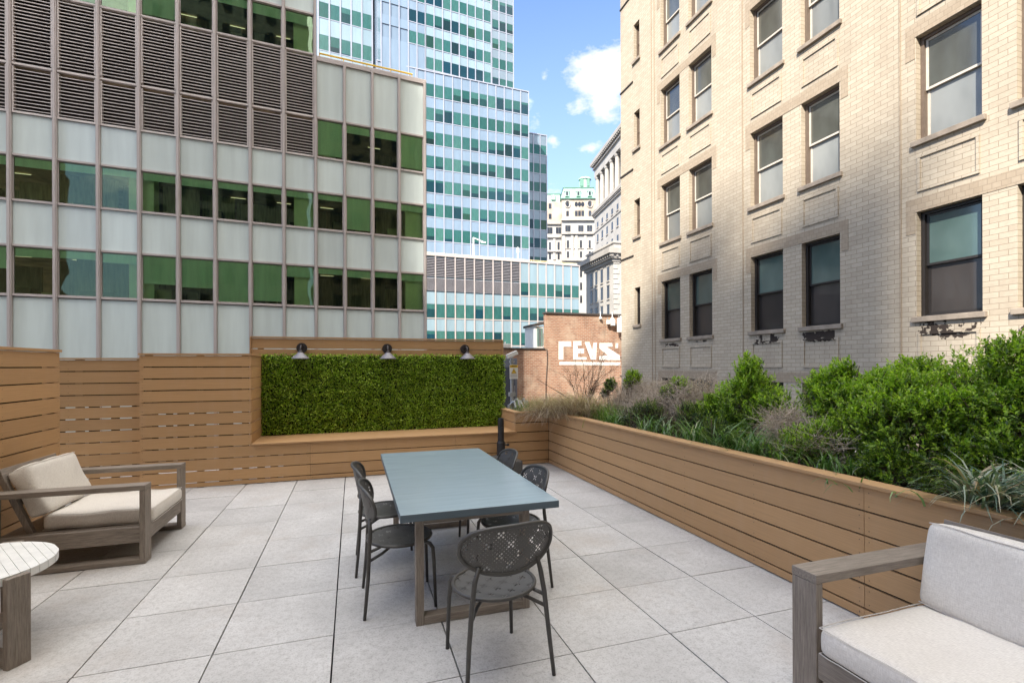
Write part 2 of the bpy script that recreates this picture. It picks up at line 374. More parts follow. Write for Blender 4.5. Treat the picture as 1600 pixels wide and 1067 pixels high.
# ================================================================== FENCES AND PLANTER
ZL = [.07 + .158*k for k in range(0, 14)]      # common board joints
def boards(mb, axis, a0, a1, face, zs, th=.022, inward=1, joints=(), ends=(.03,)):
    # axis 'x': boards run along x, outer face at y=face, thickness goes +inward ; axis 'y': run along y, face at x=face
    for z0, z1 in zip(zs[:-1], zs[1:]):
        g = .0065 + random.uniform(-.0013, .0013)
        cuts = [a0] + [j for j in joints if a0 < j < a1] + [a1]
        for c0, c1 in zip(cuts[:-1], cuts[1:]):
            e0 = c0 + (.0015 if c0 != a0 else 0); e1 = c1 - (.0015 if c1 != a1 else 0)
            f = face + random.uniform(-.0012, .0012)
            lo, hi = min(f, f+inward*th), max(f, f+inward*th)
            if axis == 'x': mb.box(e0, lo, z0+g, e1, hi, z1-g)
            else: mb.box(lo, e0, z0+g, hi, e1, z1-g)
            # screws
            n = max(1, int((e1-e0)/.81)); pos = [e0+.03+(e1-e0-.06)*k/n for k in range(n+1)]
            for p in pos:
                for dz in (.035, (z1-z0)-.035):
                    s = .0032; o = f - inward*.0008
                    if axis == 'x': mb.box(p-s, min(o, o+inward*.001), z0+dz-s, p+s, max(o, o+inward*.001), z0+dz+s, 1)
                    else: mb.box(min(o, o+inward*.001), p-s, z0+dz-s, max(o, o+inward*.001), p+s, z0+dz+s, 1)
BM = [MT['board'], MT['screw']]
# left fence, runs along Y
f1 = thing('wood_fence', 'light tan horizontal board fence on the left behind the armchair, nearest the camera', 'fence', (-2.95, 2.2, 0))
f1p = (-2.95, 2.2, 0)
def put(mb, name, mat, parent, P, **k): return mb.build(name, mat, parent, (-P[0], -P[1], -P[2]), **k)
mb = MB(); boards(mb, 'y', -1.6, 6.37, -2.95, [.005]+ZL[:12], inward=-1, joints=(2.1, 4.6)); put(mb, 'board_panel', BM, f1, f1p)
mb = MB(); mb.box(-3.05, -1.6, ZL[11]+.002, -2.935, 6.385, ZL[11]+.028); put(mb, 'cap_rail', MT['board'], f1, f1p)
mb = MB(); mb.box(-3.04, 6.33, 0, -2.975, 6.366, ZL[11]); put(mb, 'end_board', MT['board'], f1, f1p)
for y in (-1, .6, 2.1, 3.6, 5.1):
    mb = MB(); mb.box(-3.06, y-.045, 0, -2.975, y+.045, ZL[11]); put(mb, 'post', MT['postwood'], f1, f1p)
mb = MB(); mb.box(-3.09, -1.6, 0, -3.065, 6.3, ZL[11]-.004); put(mb, 'liner', MT['liner'], f1, f1p)
# recessed slatted panel
P = (-3.3, 7.86, 0)
f2 = thing('slatted_screen', 'recessed brown slatted screen with light in its gaps, right of the tan left fence', 'fence', P)
mb = MB(); zz = [.02+.1575*k for k in range(0, 12)]; boards(mb, 'x', -4.4, -2.69, 7.85, zz, inward=1); put(mb, 'board_panel', BM, f2, P)
mb = MB(); mb.box(-4.4, 7.84, zz[-1]+.002, -2.69, 7.93, zz[-1]+.022); put(mb, 'cap_rail', MT['board'], f2, P)
for x in (-4.2, -3.44, -2.76):
    mb = MB(); mb.box(x-.04, 7.875, 0, x+.04, 7.93, zz[-1]); put(mb, 'post', MT['postwood'], f2, P)
r_ = random.Random(4); x = -4.3
while x < -2.75:
    wv = r_.uniform(.04, .14)
    mb = MB(); mb.box(x, 7.876, .0, x+wv, 7.89, zz[-1]-.01); put(mb, 'furring_strip', MT['liner'], f2, P); x += wv+r_.uniform(.08, .3)
mb = MB(); mb.box(-4.3, 7.90, 1.2, -2.74, 7.91, zz[-1]-.02); put(mb, 'liner', MT['liner'], f2, P)
# back wall with niche and bench ledge
P = (0, 7.65, 0)
f3 = thing('niche_wall', 'brown board wall along the back with a deep niche and bench ledge holding the boxwood', 'wall', P)
mb = MB()
boards(mb, 'x', -2.69, 3.14, 7.65, [.005]+ZL[:4], inward=1, joints=(-.6, 1.55))
boards(mb, 'x', -2.69, -1.367, 7.65, ZL[3:12], inward=1)
boards(mb, 'x', 2.55, 3.14, 7.65, ZL[3:6], inward=1)
put(mb, 'board_panel', BM, f3, P)
mb = MB(); boards(mb, 'y', 7.674, 8.5, -1.367, ZL[3:12], inward=-1); boards(mb, 'y', 7.674, 8.5, 2.55, ZL[3:6], inward=1); put(mb, 'niche_side', BM, f3, P)
mb = MB(); boards(mb, 'y', 7.674, 7.90, -2.69, [.005]+ZL[:12], inward=1); put(mb, 'end_return', BM, f3, P)
mb = MB(); mb.box(-1.365, 7.622, ZL[3]+.001, 2.57, 8.5, ZL[3]+.024); put(mb, 'bench_ledge', MT['board'], f3, P, bevel=.003)
mb = MB(); mb.box(-2.70, 7.635, ZL[11]+.002, -1.35, 7.80, ZL[11]+.026); mb.box(-1.45, 7.80, ZL[11]+.002, -1.35, 8.5, ZL[11]+.026); put(mb, 'cap_rail', MT['board'], f3, P)
mb = MB(); mb.box(-.9, 7.74, 0, 3.1, 7.76, ZL[3]-.004); put(mb, 'liner', MT['liner'], f3, P)
for x in (-2.6, -2.0, -1.45, -.7, .1, .9, 1.7, 2.5, 3.05):
    mb = MB(); mb.box(x-.04, 7.676, 0, x+.04, 7.73, ZL[11] if x < -1.4 else ZL[3]); put(mb, 'post', MT['postwood'], f3, P)
r_ = random.Random(9); x = -2.62
while x < -1.45:
    wv = r_.uniform(.05, .22)
    mb = MB(); z_ = r_.choice((.02, .02, .3)); mb.box(x, 7.676, z_, min(x+wv, -1.42), 7.69, ZL[11]-.01); put(mb, 'furring_strip', MT['liner'], f3, P); x += wv+r_.uniform(.05, .2)
mb = MB(); mb.box(-2.66, 7.70, 1.1, -1.40, 7.71, ZL[11]-.01); put(mb, 'liner', MT['liner'], f3, P)
x = -1.3
while x < -.95:
    mb = MB(); mb.box(x, 7.676, .0, x+.1, 7.69, ZL[3]-.01); put(mb, 'furring_strip', MT['liner'], f3, P); x += .17
# fence behind the hedge
P = (.55, 8.55, 0)
f4 = thing('lamp_fence', 'raised brown board fence behind the boxwood that carries three wall lamps', 'fence', P)
mb = MB(); zz = [.38, .61, .84, 1.07, 1.30, 1.53, 1.745, 1.935, 2.105]; boards(mb, 'x', -1.525, 2.605, 8.56, zz, inward=1, joints=()); put(mb, 'board_panel', BM, f4, P)
mb = MB(); mb.box(-1.54, 8.54, 2.107, 2.62, 8.65, 2.129); put(mb, 'cap_rail', MT['board'], f4, P)
mb = MB(); mb.box(2.606, 8.545, .38, 2.626, 8.64, 2.106); mb.box(-1.546, 8.545, .38, -1.526, 8.64, 2.106); put(mb, 'end_board', MT['board'], f4, P)
for x in (-1.4, .5, 2.5):
    mb = MB(); mb.box(x-.04, 8.586, 0, x+.04, 8.66, 2.10); put(mb, 'post', MT['postwood'], f4, P)
# right planter
P = (3.145, 3.4, 0)
f5 = thing('planter_box', 'long low brown board planter running along the right side of the terrace, full of shrubs', 'planter', P)
mb = MB(); boards(mb, 'y', -1.6, 7.648, 3.145, [.005]+ZL[:6], inward=1, joints=(2.29,)); put(mb, 'board_panel', BM, f5, P)
mb = MB(); mb.box(3.118, -1.6, ZL[5]+.001, 3.26, 7.66, ZL[5]+.026); put(mb, 'cap_rail', MT['board'], f5, P, bevel=.003)
mb = MB(); mb.box(2.535, 7.623, ZL[5]+.0012, 3.116, 7.74, ZL[5]+.0252); mb.box(2.535, 7.742, ZL[5]+.0012, 2.65, 8.6, ZL[5]+.0252); put(mb, 'return_cap', MT['board'], f5, P, bevel=.003)
mb = MB(); mb.box(3.169, -1.6, 0, 3.27, 7.64, ZL[5]-.003)
put(mb, 'liner', MT['liner'], f5, P)
mb = MB(); mb.box(3.272, -1.6, 0, 5.2, 8.7, ZL[5]-.09); mb.box(2.66, 7.80, 0, 3.27, 8.7, ZL[5]-.09)
put(mb, 'soil', MT['soil'], f5, P)
# ================================================================== CURTAIN WALLS
def winpart(parent, name, x0, x1, z0, z1, y, glass, fm, blind=None, fw=.03, th=.05):
    fr = MB(); fr.box(x0, y-.02, z0, x1, y+th, z0+fw); fr.box(x0, y-.02, z1-fw, x1, y+th, z1); fr.box(x0, y-.02, z0+fw, x0+fw, y+th, z1-fw); fr.box(x1-fw, y-.02, z0+fw, x1, y+th, z1-fw)
    f = fr.build(name, fm, parent, (0, 0, -GZ))
    pn = MB(); pn.box(x0+fw, y+.01, z0+fw, x1-fw, y+.022, z1-fw); pn.build('pane', glass, f)
    if blind:
        b = MB(); zt = z1-fw-.01; zb = zt-(z1-z0)*blind; b.box(x0+fw+.004, y+.05, zb, x1-fw-.004, y+.06, zt); b.build('blind', MT['blind'], f)
    return f
def curtain_base(name, label, P, yaw, cat='building'):
    return thing(name, label, cat, (P[0], P[1], GZ), R(yaw))

# --- A: near office building with louvres
A = curtain_base('office_building', 'near office building with grey mullions, dark louvres and green tinted windows, behind the fences', (-1.33, 21.47), 4.5)
LX = [-9.6-1.187*k for k in (4, 3, 2, 1)] + [-9.6+1.187*k for k in range(8)] + [-.11]
RX = [-.11 + 1.125*k for k in range(5)]
ZO = (0, 0, -GZ)
def mull(x, z0, z1, w=.115, d=.16, y=-.13, m='mullion'):
    b = MB(); b.box(x-w/2, y, z0, x+w/2, y+d, z1); b.box(x-w/2+.03, y-.03, z0, x+w/2-.03, y-.001, z1); return b.build('mullion', MT[m], A, ZO)
for x in LX: mull(x, GZ, 23)
for x in RX[1:]: mull(x, GZ, 14.25)
b = MB(); b.box(-.05, -.10, 14.16, 4.47, .25, 14.36); b.build('parapet_cap', MT['mullion'], A, ZO, bevel=.01)
def transom(x0, x1, z, h=.07, d=.10):
    b = MB(); b.box(x0, -.07, z-h/2, x1, -.07+d, z+h/2); return b
rowsW = [(14.42, 15.98, LX), (10.25, 11.80, RX), (7.30, 8.76, LX), (7.30, 8.76, RX), (4.12, 5.72, LX), (4.12, 5.72, RX), (17.5, 19.0, LX)]
rowsS = [(16.05, 17.45, LX), (19.1, 23, LX), (11.87, 14.15, RX), (8.83, 10.18, LX), (8.83, 10.18, RX), (5.79, 7.23, LX), (5.79, 7.23, RX), (-.6, 4.02, LX), (-.6, 4.02, RX)]
bl = random.Random(3)
pattern = {(4.12, 7): .62, (4.12, 8): .66, (4.12, 9): 1.0}
for (z0, z1, X) in rowsW:
    for i in range(len(X)-1):
        bd = pattern.get((z0, i)) if X is LX else None
        if bd is None: bd = bl.choice([.16, .18, .2, .26, .14, .45, .18, .9, .2])
        winpart(A, 'window', X[i]+.066, X[i+1]-.066, z0, z1, -.02, MT['greenglass'], MT['mullion'], bd, fw=.022)
    for zz_ in (z0-.035, z1+.035):
        b = MB()
        for i in range(len(X)-1): b.box(X[i]+.068, -.09, zz_-.034, X[i+1]-.068, .06, zz_+.034)
        b.build('transom', MT['mullion'], A, ZO)
for (z0, z1, X) in rowsS:
    for i in range(len(X)-1):
        b = MB(); b.box(X[i]+.064, -.03, z0, X[i+1]-.064, .08, z1)
        b.build('spandrel', MT['spandrel'], A, ZO)
# louvre banks: two tiers
for (z0, z1) in ((11.93, 14.34), (10.27, 11.76)):
    for i in range(len(LX)-1):
        x0, x1 = LX[i]+.07, LX[i+1]-.07
        b = MB(); n = int((z1-z0)/.115)
        for k in range(n):
            z = z0+.05+k*(z1-z0-.06)/n
            b.prism([(-.078, z), (.045, z+.05), (.045, z+.07), (-.078, z+.026)][::-1], 'x', x0+.04, x1-.04)
        b.box(x0, -.07, z0, x0+.038, .07, z1); b.box(x1-.038, -.07, z0, x1, .07, z1)
        b.box(x0+.04, .10, z0, x1-.04, .12, z1, 1)
        b.build('louver', [MT['louver'], MT['louverback']], A, ZO)
for z in (11.845, 14.38, 10.225):
    b = MB()
    for i in range(len(LX)-1): b.box(LX[i]+.07, -.085, z-.034, LX[i+1]-.07, .03, z+.034)
    b.build('transom', MT['louver'], A, ZO)
# body, floors and interior seen through the glass
b = MB()
b.box(-14.5, .13, 16.03, -.12, 4.9, 17.47); b.box(-14.5, .13, 19.05, -.12, 7, 23); b.box(-14.5, .14, 10.2, -.12, 7, 14.38); b.box(-.10, .13, 11.85, 4.40, 7, 14.15)
for (z0, z1) in ((8.8, 10.2), (5.76, 7.26), (GZ, 4.06)): b.box(-14.5, .13, z0, 4.40, 6.9, z1)
b.box(-14.5, 7.0, GZ, 4.40, 7.4, 14.15); b.box(-14.5, 7.0, 14.16, -.12, 7.4, 23)
b.box(4.36, .0, GZ, 4.42, 7, 14.14); b.box(-.17, .0, 14.38, -.11, 7, 23)
b.build('body', MT['room'], A, ZO)
for (z0, z1, xa, xb) in ((4.06, 5.76, -14.4, 4.35), (7.26, 8.8, -14.4, 4.35), (10.2, 11.85, -.08, 4.35), (14.38, 16.03, -14.4, -.2)):
    k = 0
    for x in (-12.0, -6.05, -.55 if xa < -1 else .3, 3.95):
        if x < xa or x > xb: continue
        b = MB(); b.box(x-.38, .22, z0, x+.38, .9, z1); b.build('column', MT['column'], A, ZO)
    b = MB()
    for y in (1.9,):
        x = xa+.5
        while x < xb-.9: b.box(x, y, z1-.04, x+.55, y+.04, z1-.03); x += 1.75
    b.build('ceiling_lights', MT['striplight'], A, ZO)
    r_ = random.Random(int(z0*10)); x = xa
    while x < xb-.5:      # partitions and shelving a little way into the rooms
        wv = min(r_.uniform(.8, 2.2), xb-x); yy_ = r_.choice((1.5, 2.0, 2.6))
        b = MB(); b.box(x, yy_, z0+.01, x+wv-.01, yy_+.06, z1-r_.choice((.02, .02, .45))); b.build('partition', MT[r_.choice(('part_a', 'part_b', 'part_c'))], A, ZO); x += wv
    x = xa+.3
    while x < xb-1:
        wv = r_.uniform(.3, 1.1); h = r_.uniform(.15, .55); y1_ = r_.uniform(.8, 1.2); k = r_.choice((0, 0, 1))
        b = MB(); b.box(x, .5, z0+.01, x+wv, y1_, z0+h); b.build('storage_box' if k else 'desk', MT['deskbox'] if k else MT['desk'], A, ZO, bevel=.01); x += wv+r_.uniform(.2, 1.4)
# yellow roof rail
P = (-1.33, 21.47, 14.36)
rail = thing('roof_railing', 'bright yellow pipe railing on the roof edge of the near office building', 'railing', P, R(4.5))
b = MB(); b.tube([(.05, .15, .25), (3.9, .15, .25)], .036); b.tube([(.05, .15, .13), (3.9, .15, .13)], .014); b.build('rail', MT['yellow'], rail)
for x in (.06, 1.0, 1.95, 2.95, 3.88):
    b = MB(); b.tube([(x, .15, 0), (x, .15, .25)], .018); b.build('baluster', MT['yellow'], rail)

# --- generic far glass block
def glass_block(root, x_edges, rows, ztop, zbot, depth, sp, mm='mull_blue', mw=.11, dx=0, dy=0, cap=True, side=True, left=True, limit=None, cnt=None):
    """rows: list of (z0,z1,i0,i1,kind). Everything between windows is spandrel."""
    x0, x1 = x_edges[0], x_edges[-1]
    b = MB(); b.box(x0, dy+.06, zbot, x1, dy+depth, ztop); b.build('body', MT[sp], root, ZO)
    for x in x_edges:
        b = MB(); b.box(x-mw/2, dy-.07, zbot, x+mw/2, dy+.055, ztop); b.build('mullion', MT[mm], root, ZO)
    proto = {}; many = MB(); mbig = []
    for (z0, z1, i0, i1, kind) in rows:
        for i in range(i0, min(i1, len(x_edges)-1)):
            a, c = x_edges[i]+mw/2+.01, x_edges[i+1]-mw/2-.01
            if kind == 'win':
                if cnt is not None and cnt[0] >= 100:
                    many.box(a, dy-.015, z0, c, dy+.05, z1); continue
                if cnt is not None: cnt[0] += 1
                key = (round(c-a, 2), round(z1-z0, 2))
                if key not in proto:
                    pb = MB(); pb.box(0, -.015, 0, c-a, .05, z1-z0); o = pb.build('window', MT['teal'], root)
                    proto[key] = o
                else:
                    o = proto[key].copy(); COL.objects.link(o)
                o.location = (a, dy, z0-GZ)
            elif kind == 'louver':
                pb = MB(); n = 12
                for k in range(n):
                    z = z0+(k+.2)*(z1-z0)/n; pb.prism([(-.05, z), (.04, z+.06), (.05, z+.075), (-.04, z+.02)][::-1], 'x', a, c)
                pb.box(a, .055, z0, c, .058, z1, 1)
                pb.build('louver', [MT['mauve'], MT['mauvedark']], root, (0, dy, -GZ))
        # sill strip
        if kind == 'win':
            b = MB(); b.box(x_edges[i0]+mw/2, dy-.045, z0-.10, x_edges[min(i1, len(x_edges)-1)]-mw/2, dy+.05, z0-.015); b.build('sill', MT[mm], root, ZO)
    if many.v: o = many.build('windows', MT['teal'], root, ZO); o['kind'] = 'stuff'
    # spandrel panels: thin sheets between window rows
    zs = sorted(set([(r[0], r[1]) for r in rows if r[4] == 'win']))
    prev = zbot
    bands = []
    for (z0, z1) in zs:
        if z0-.11 > prev+.05: bands.append((prev+.01, z0-.11))
        prev = z1+.01
    if ztop-.1 > prev: bands.append((prev, ztop-.10))
    blocked = [(r[0], r[1], r[2], r[3]) for r in rows]
    for (a_, b_) in bands:
        if b_ < 0: continue
        o = MB()
        for i in range(len(x_edges)-1):
            if any(r[0] < (a_+b_)/2 < r[1] and r[2] <= i < r[3] for r in blocked): continue
            yy = dy-.01+random.uniform(-.008, .008)
            o.box(x_edges[i]+mw/2+.004, yy, a_, x_edges[i+1]-mw/2-.004, dy+.055, b_)
            if any(r[0] < (a_+b_)/2 < r[1] and r[2] == i+1 for r in blocked): o.build('spandrel_band', MT[sp+'_i'], root, ZO); o = MB()
        if o.v: o.build('spandrel_band', MT[sp+'_i'], root, ZO)
    if cap:
        b = MB(); b.box(x0-.06, dy-.09, ztop-.09, x1+.06, dy+depth, ztop+.03); b.build('parapet_cap', MT[mm], root, ZO)
MT['spandrel_blue_i'] = pmat('blue_spandrel_sheets', (.185, .255, .335), .25, .09, .8, stretch=(2.0, 1, .3), spec=.6, island=.07, coat=.3)
MT['spandrel_grey_i'] = pmat('grey_spandrel_sheets', (.165, .22, .265), .28, .10, .8, spec=.6, island=.08, coat=.3)
MT['spandrel_pale'] = pmat('pale_spandrel', (.235, .325, .375), .25, .09, .8, stretch=(2.0, 1, .3), spec=.6)
MT['spandrel_pale_i'] = pmat('pale_spandrel_sheets', (.235, .325, .375), .25, .09, .8, stretch=(2.0, 1, .3), spec=.6, island=.06, coat=.3)
MT['mauve'] = pmat('mauve_louver', (.23, .225, .245), .5, .1, 5)
MT['mauvedark'] = pmat('mauve_louver_back', (.07, .06, .08), .8)

# B2 (root) tower shoulder, B1 tall shaft, B3 rear wing all one building
B = curtain_base('glass_tower', 'tall stepped blue glass office tower with rows of teal windows, right edges against the sky', (20.68, 56.36), 2.3)
cnt = [0]
X2 = [-.02-1.063*k for k in range(18)][::-1]
rows2 = [(33.95-2.745*k-1.42, 33.95-2.745*k, 5, 17, 'win') for k in range(7)]
cnt[0] = 0
rows2 = [(a, b_, 5, 17, 'win') for (a, b_, *_r) in rows2]
glass_block(B, X2, rows2, 35.4, GZ, 22, 'spandrel_blue', cnt=cnt)
# shaft B1 in its own frame
def sub(root, name, P, yaw):   # a volume of the building: offset of its own
    rp = root.location; ry = root.rotation_euler.z
    dx, dy_ = P[0]-rp.x, P[1]-rp.y; c, s = math.cos(-ry), math.sin(-ry)
    return (dx*c-dy_*s, dx*s+dy_*c, R(yaw)-ry)
def rotate_children(root, before, off):
    for o in kids(root):
        if o in before: continue
        l = o.location.copy(); c, s = math.cos(off[2]), math.sin(off[2])
        o.location = (off[0]+l.x*c-l.y*s, off[1]+l.x*s+l.y*c, l.z); o.rotation_euler.z = off[2]
before = set(kids(B))
XR = [-2.86, -1.9, -.95, 0.]; XM = [-2.93-1.005*k for k in range(9)][::-1]; XL_ = [-10.97-.98*k for k in range(14)][::-1]
rowsR = [(44.75, 45.95, 0, 3, 'win'), (42.42, 43.6, 0, 3, 'win'), (40.1, 41.3, 0, 3, 'win'), (37.75, 38.95, 0, 3, 'win'), (35.4, 36.6, 0, 3, 'win'), (47.1, 48.3, 0, 3, 'win')]
rowsM = [(45.6+2.48, 46.95+2.48, 0, 8, 'win'), (45.6, 46.95, 0, 8, 'win'), (43.12, 44.47, 0, 8, 'win'), (40.62, 41.97, 0, 8, 'win'), (38.14, 39.48, 0, 8, 'win'), (35.66, 37.0, 0, 8, 'win')]
glass_block(B, XR, rowsR, 62, 30, 18, 'spandrel_grey', cnt=cnt)
glass_block(B, XM, rowsM, 62, 30, 18, 'spandrel_pale', mm='mull_blue', cnt=cnt)
XP = [-14.97-.95*k for k in range(0, 2)][::-1] + [-13.95, -12.92, -11.95, -11.0]
rowsP = [(z0, z1, 3, 5, 'win') for z0, z1 in ((45.4, 46.8), (43.05, 44.4), (40.6, 41.93), (38.14, 39.5), (47.9, 49.3))]
glass_block(B, XP, rowsP, 62, 30, 18, 'spandrel_blue', cnt=cnt)
rotate_children(B, before, sub(B, '', (18.89, 56.95), 5.5))
before = set(kids(B))
X3 = [-.0-.965*k for k in range(6)][::-1]
glass_block(B, X3, [(31.39-2.52*k-1.26, 31.39-2.52*k, 2, 5, 'win') for k in range(7)], 32.85, GZ, 14, 'spandrel_grey', cnt=cnt)
rotate_children(B, before, sub(B, '', (25.04, 61.25), 1))

# B0 nearer wing at left of the tower
P0 = (2.386, 60.23)
B0 = curtain_base('glass_wing', 'pale blue glass block with white mullions just above the bright yellow railing', P0, 5.5)
X0 = [-.1-1.199*k for k in range(6)][::-1]
glass_block(B0, X0, [(z, z+1.72, 0, 5, 'win') for z in (37.9, 41.63, 45.3, 48.97)], 62, GZ, 12, 'spandrel_pale', mm='mull_blue', mw=.16)

# B4 lower block
B4 = curtain_base('office_block', 'low pale blue office block with a mauve louvre band, in front of the tall tower', (22.18, 45.36), 1.7)
X4 = [-.08-.9285*k for k in range(20)][::-1]
rows4 = [(9.92, 11.68, 2, 12, 'louver'), (8.6, 9.80, 2, 12, 'louver'), (8.58, 9.80, 12, 19, 'win'), (6.13, 7.36, 0, 19, 'win'), (3.66, 4.88, 0, 19, 'win'), (1.2, 2.42, 0, 19, 'win')]
glass_block(B4, X4, rows4, 11.9, GZ, 9.5, 'spandrel_pale', mm='mull_pale' if 'mull_pale' in MT else 'mullion')
rr = thing('roof_railing', 'pale yellow railing along the roof of the low office block in front of the tower', 'railing', (22.18, 45.36, 11.93), R(1.7))
b = MB()
for z in (.12, .25): b.tube([(-17.6, .4, z), (-.2, .4, z)], .03, 5)
b.build('rail', MT['paleyellow'], rr)
for k in range(22):
    b = MB(); b.box(-17.5+k*.82-.025, .37, 0, -17.5+k*.82+.025, .43, .28); b.build('baluster', MT['paleyellow'], rr)
# white roof poles on that block
def worldpt(P, yaw, x, y): c, s = math.cos(R(yaw)), math.sin(R(yaw)); return (P[0]+x*c-y*s, P[1]+x*s+y*c)
q = worldpt((22.18, 45.36), 1.7, -10.85, 1.6)
t = thing('roof_light_pole', 'white lighting pole with a bent arm on the roof of the low office block', 'light pole', (q[0], q[1], 11.93), R(1.7))
b = MB(); b.tube([(0, 0, 0), (0, 0, 2.35)], .075, 8); b.build('pole', MT['white'], t)
b = MB(); b.tube([(0, 0, 2.3), (.35, 0, 2.2), (1.0, 0, 1.98)], .06, 8); b.box(.75, -.06, 1.9, 1.25, .06, 2.02); b.build('arm', MT['white'], t)
q = worldpt((22.18, 45.36), 1.7, -6.2, 1.6)
t = thing('roof_mast', 'short straight white mast on the low office block roof, right of the bent light pole', 'mast', (q[0], q[1], 11.93), R(1.7))
b = MB(); b.tube([(0, 0, 0), (0, 0, 1.75)], .07, 8); b.box(-.1, -.08, 1.2, .1, .08, 1.65); b.build('pole', MT['white'], t)

# ================================================================== FAR MASONRY
ST = {}
ST['white'] = pmat('white_limestone', (.41, .385, .35), .8, .12, .35, bmp=.2, bscale=3)
ST['shade'] = pmat('grey_limestone', (.36, .33, .295), .8, .15, .4)
ST['tan'] = pmat('tan_terracotta', (.44, .33, .235), .8, .3, .25, c2=(.56, .485, .40))
ST['copper'] = pmat('green_copper', (.34, .50, .41), .6, .2, .5, c2=(.46, .62, .53))
ST['dark'] = pmat('far_window_glass', (.05, .055, .065), .15, .3, .8, objrand=.5)
ST['copperdark'] = pmat('dark_copper', (.12, .25, .19), .6)
# G white classical building
def frame_yaw(p, q): return math.degrees(math.atan2(q[1]-p[1], q[0]-p[0]))
Pg = (51.96, 98.75); yg = -99.7
G = curtain_base('limestone_building', 'tall white limestone building with a giant colonnade, left of the buff brick building', Pg, yg)
G_body = MB(); G_body.box(0, 0, GZ, 34, 28, 36.4); G_body.box(0, 1.6, 36.4, 34, 28, 45.0); G_body.box(0, 0, 43.9, 34, 28, 46.6)
G_body.build('wall', ST['white'], G, ZO)
b = MB()
b.box(-.7, -.8, 46.6, 34, 28, 47.3); b.box(-.5, -.5, 47.3, 34, 28, 47.6); b.box(-.3, -.35, 45.7, 34, 1, 46.0)
for k in range(40): b.box(-.2+k*.8, -.72, 46.25, .15+k*.8, 0, 46.58)
b.build('cornice', ST['shade'], G, ZO)
b = MB(); b.box(-.2, -.25, 47.6, 34, 28, 48.1); b.build('parapet', ST['white'], G, ZO)
b = MB(); b.box(-.5, -.6, 35.5, 34, 0, 36.2); b.box(-.25, -.3, 34.9, 34, 0, 35.5)
for k in range(50): b.box(-.2+k*.7, -.5, 35.25, .12+k*.7, 0, 35.49)
b.build('band_course', ST['shade'], G, ZO)
b = MB(); b.box(-.1, -.15, 31.4, 34, 0, 31.7); b.build('string_course', ST['shade'], G, ZO)
for k in range(9):
    x = .9+k*3.05
    b = MB(); b.lathe((x, .55, 36.5), [(.75, 0), (.62, .35), (.55, .4), (.52, 3), (.46, 6.7), (.6, 6.9), (.72, 7.3)], 12); b.build('column', ST['white'], G, ZO, smooth=False)
for k in range(10):
    x = 2.35+k*3.05
    b = MB(); b.box(x-.6, 1.52, 37.2, x+.6, 1.7, 43.2); b.build('window', ST['dark'], G, ZO)
    for z0, z1 in ((32.2, 33.4), (29.0, 30.7), (25.6, 27.3), (22.2, 23.9), (18.8, 20.5)):
        b = MB(); b.box(x-.45, -.02, z0, x+.45, .3, z1); w_ = b.build('window', ST['dark'], G, ZO)
        b = MB(); b.box(x-.6, -.15, z0-.2, x+.6, .0, z0-.02); b.build('sill', ST['shade'], w_)
# G2 lower block with heavy cornice
Pg = (38.60, 79.97)
G2 = curtain_base('cornice_building', 'low white stone block with a heavy bracketed cornice below the colonnaded building', Pg, -92.5)
CW = 12.55
b = MB(); b.box(1.2, 1.2, GZ, CW-.9, 26, 18.6); b.build('wall', ST['white'], G2, ZO)
b = MB(); b.box(0, 0, 19.3, CW, 27, 20.1); b.box(.5, .5, 18.6, CW-.4, 27, 19.3); b.box(.9, .9, 16.9+1.2, CW-.7, 27, 18.6)
for k in range(16): b.box(.3+k*.78, .25, 18.85, .62+k*.78, .9, 19.29)
for k in range(20): b.box(CW-.9, .5+k*.85, 18.85, CW-.2, .82+k*.85, 19.29)
b.build('cornice', ST['shade'], G2, ZO)
b = MB(); b.box(1.3, 1.3, 20.1, CW-1.0, 27, 21.1); b.box(1.1, 1.1, 21.1, CW-.8, 27, 21.4)
b.build('parapet', ST['white'], G2, ZO)
for x in (3.4, 5.4, 7.5, 9.8):
    for z0, z1 in ((15.4, 17.6), (12.5, 14.6), (9.4, 11.5), (6.4, 8.5), (3.4, 5.5)):
        b = MB(); b.box(x-.38, 1.15, z0, x+.38, 1.5, z1); w_ = b.build('window', ST['dark'], G2, ZO)
        b = MB(); b.box(x-.5, 1.05, z0-.22, x+.5, 1.195, z0-.02); b.box(x-.5, 1.1, z1+.02, x+.5, 1.195, z1+.2); b.build('sill', ST['shade'], w_)
for y in (3.6, 6.4, 9.2, 12, 15):
    for z0, z1 in ((14.9, 17.2), (11.7, 14.0), (8.5, 10.8), (5.3, 7.6)):
        b = MB(); b.box(CW-1.2, y-.7, z0, CW-.85, y+.7, z1); b.build('window', ST['dark'], G2, ZO)
b = MB()
for k in range(22): b.box(CW-.93, 1.14, 1+k*.8, CW-.82, 1.9+(k % 2)*.3, 1.66+k*.8)
b.build('quoins', ST['white'], G2, ZO)

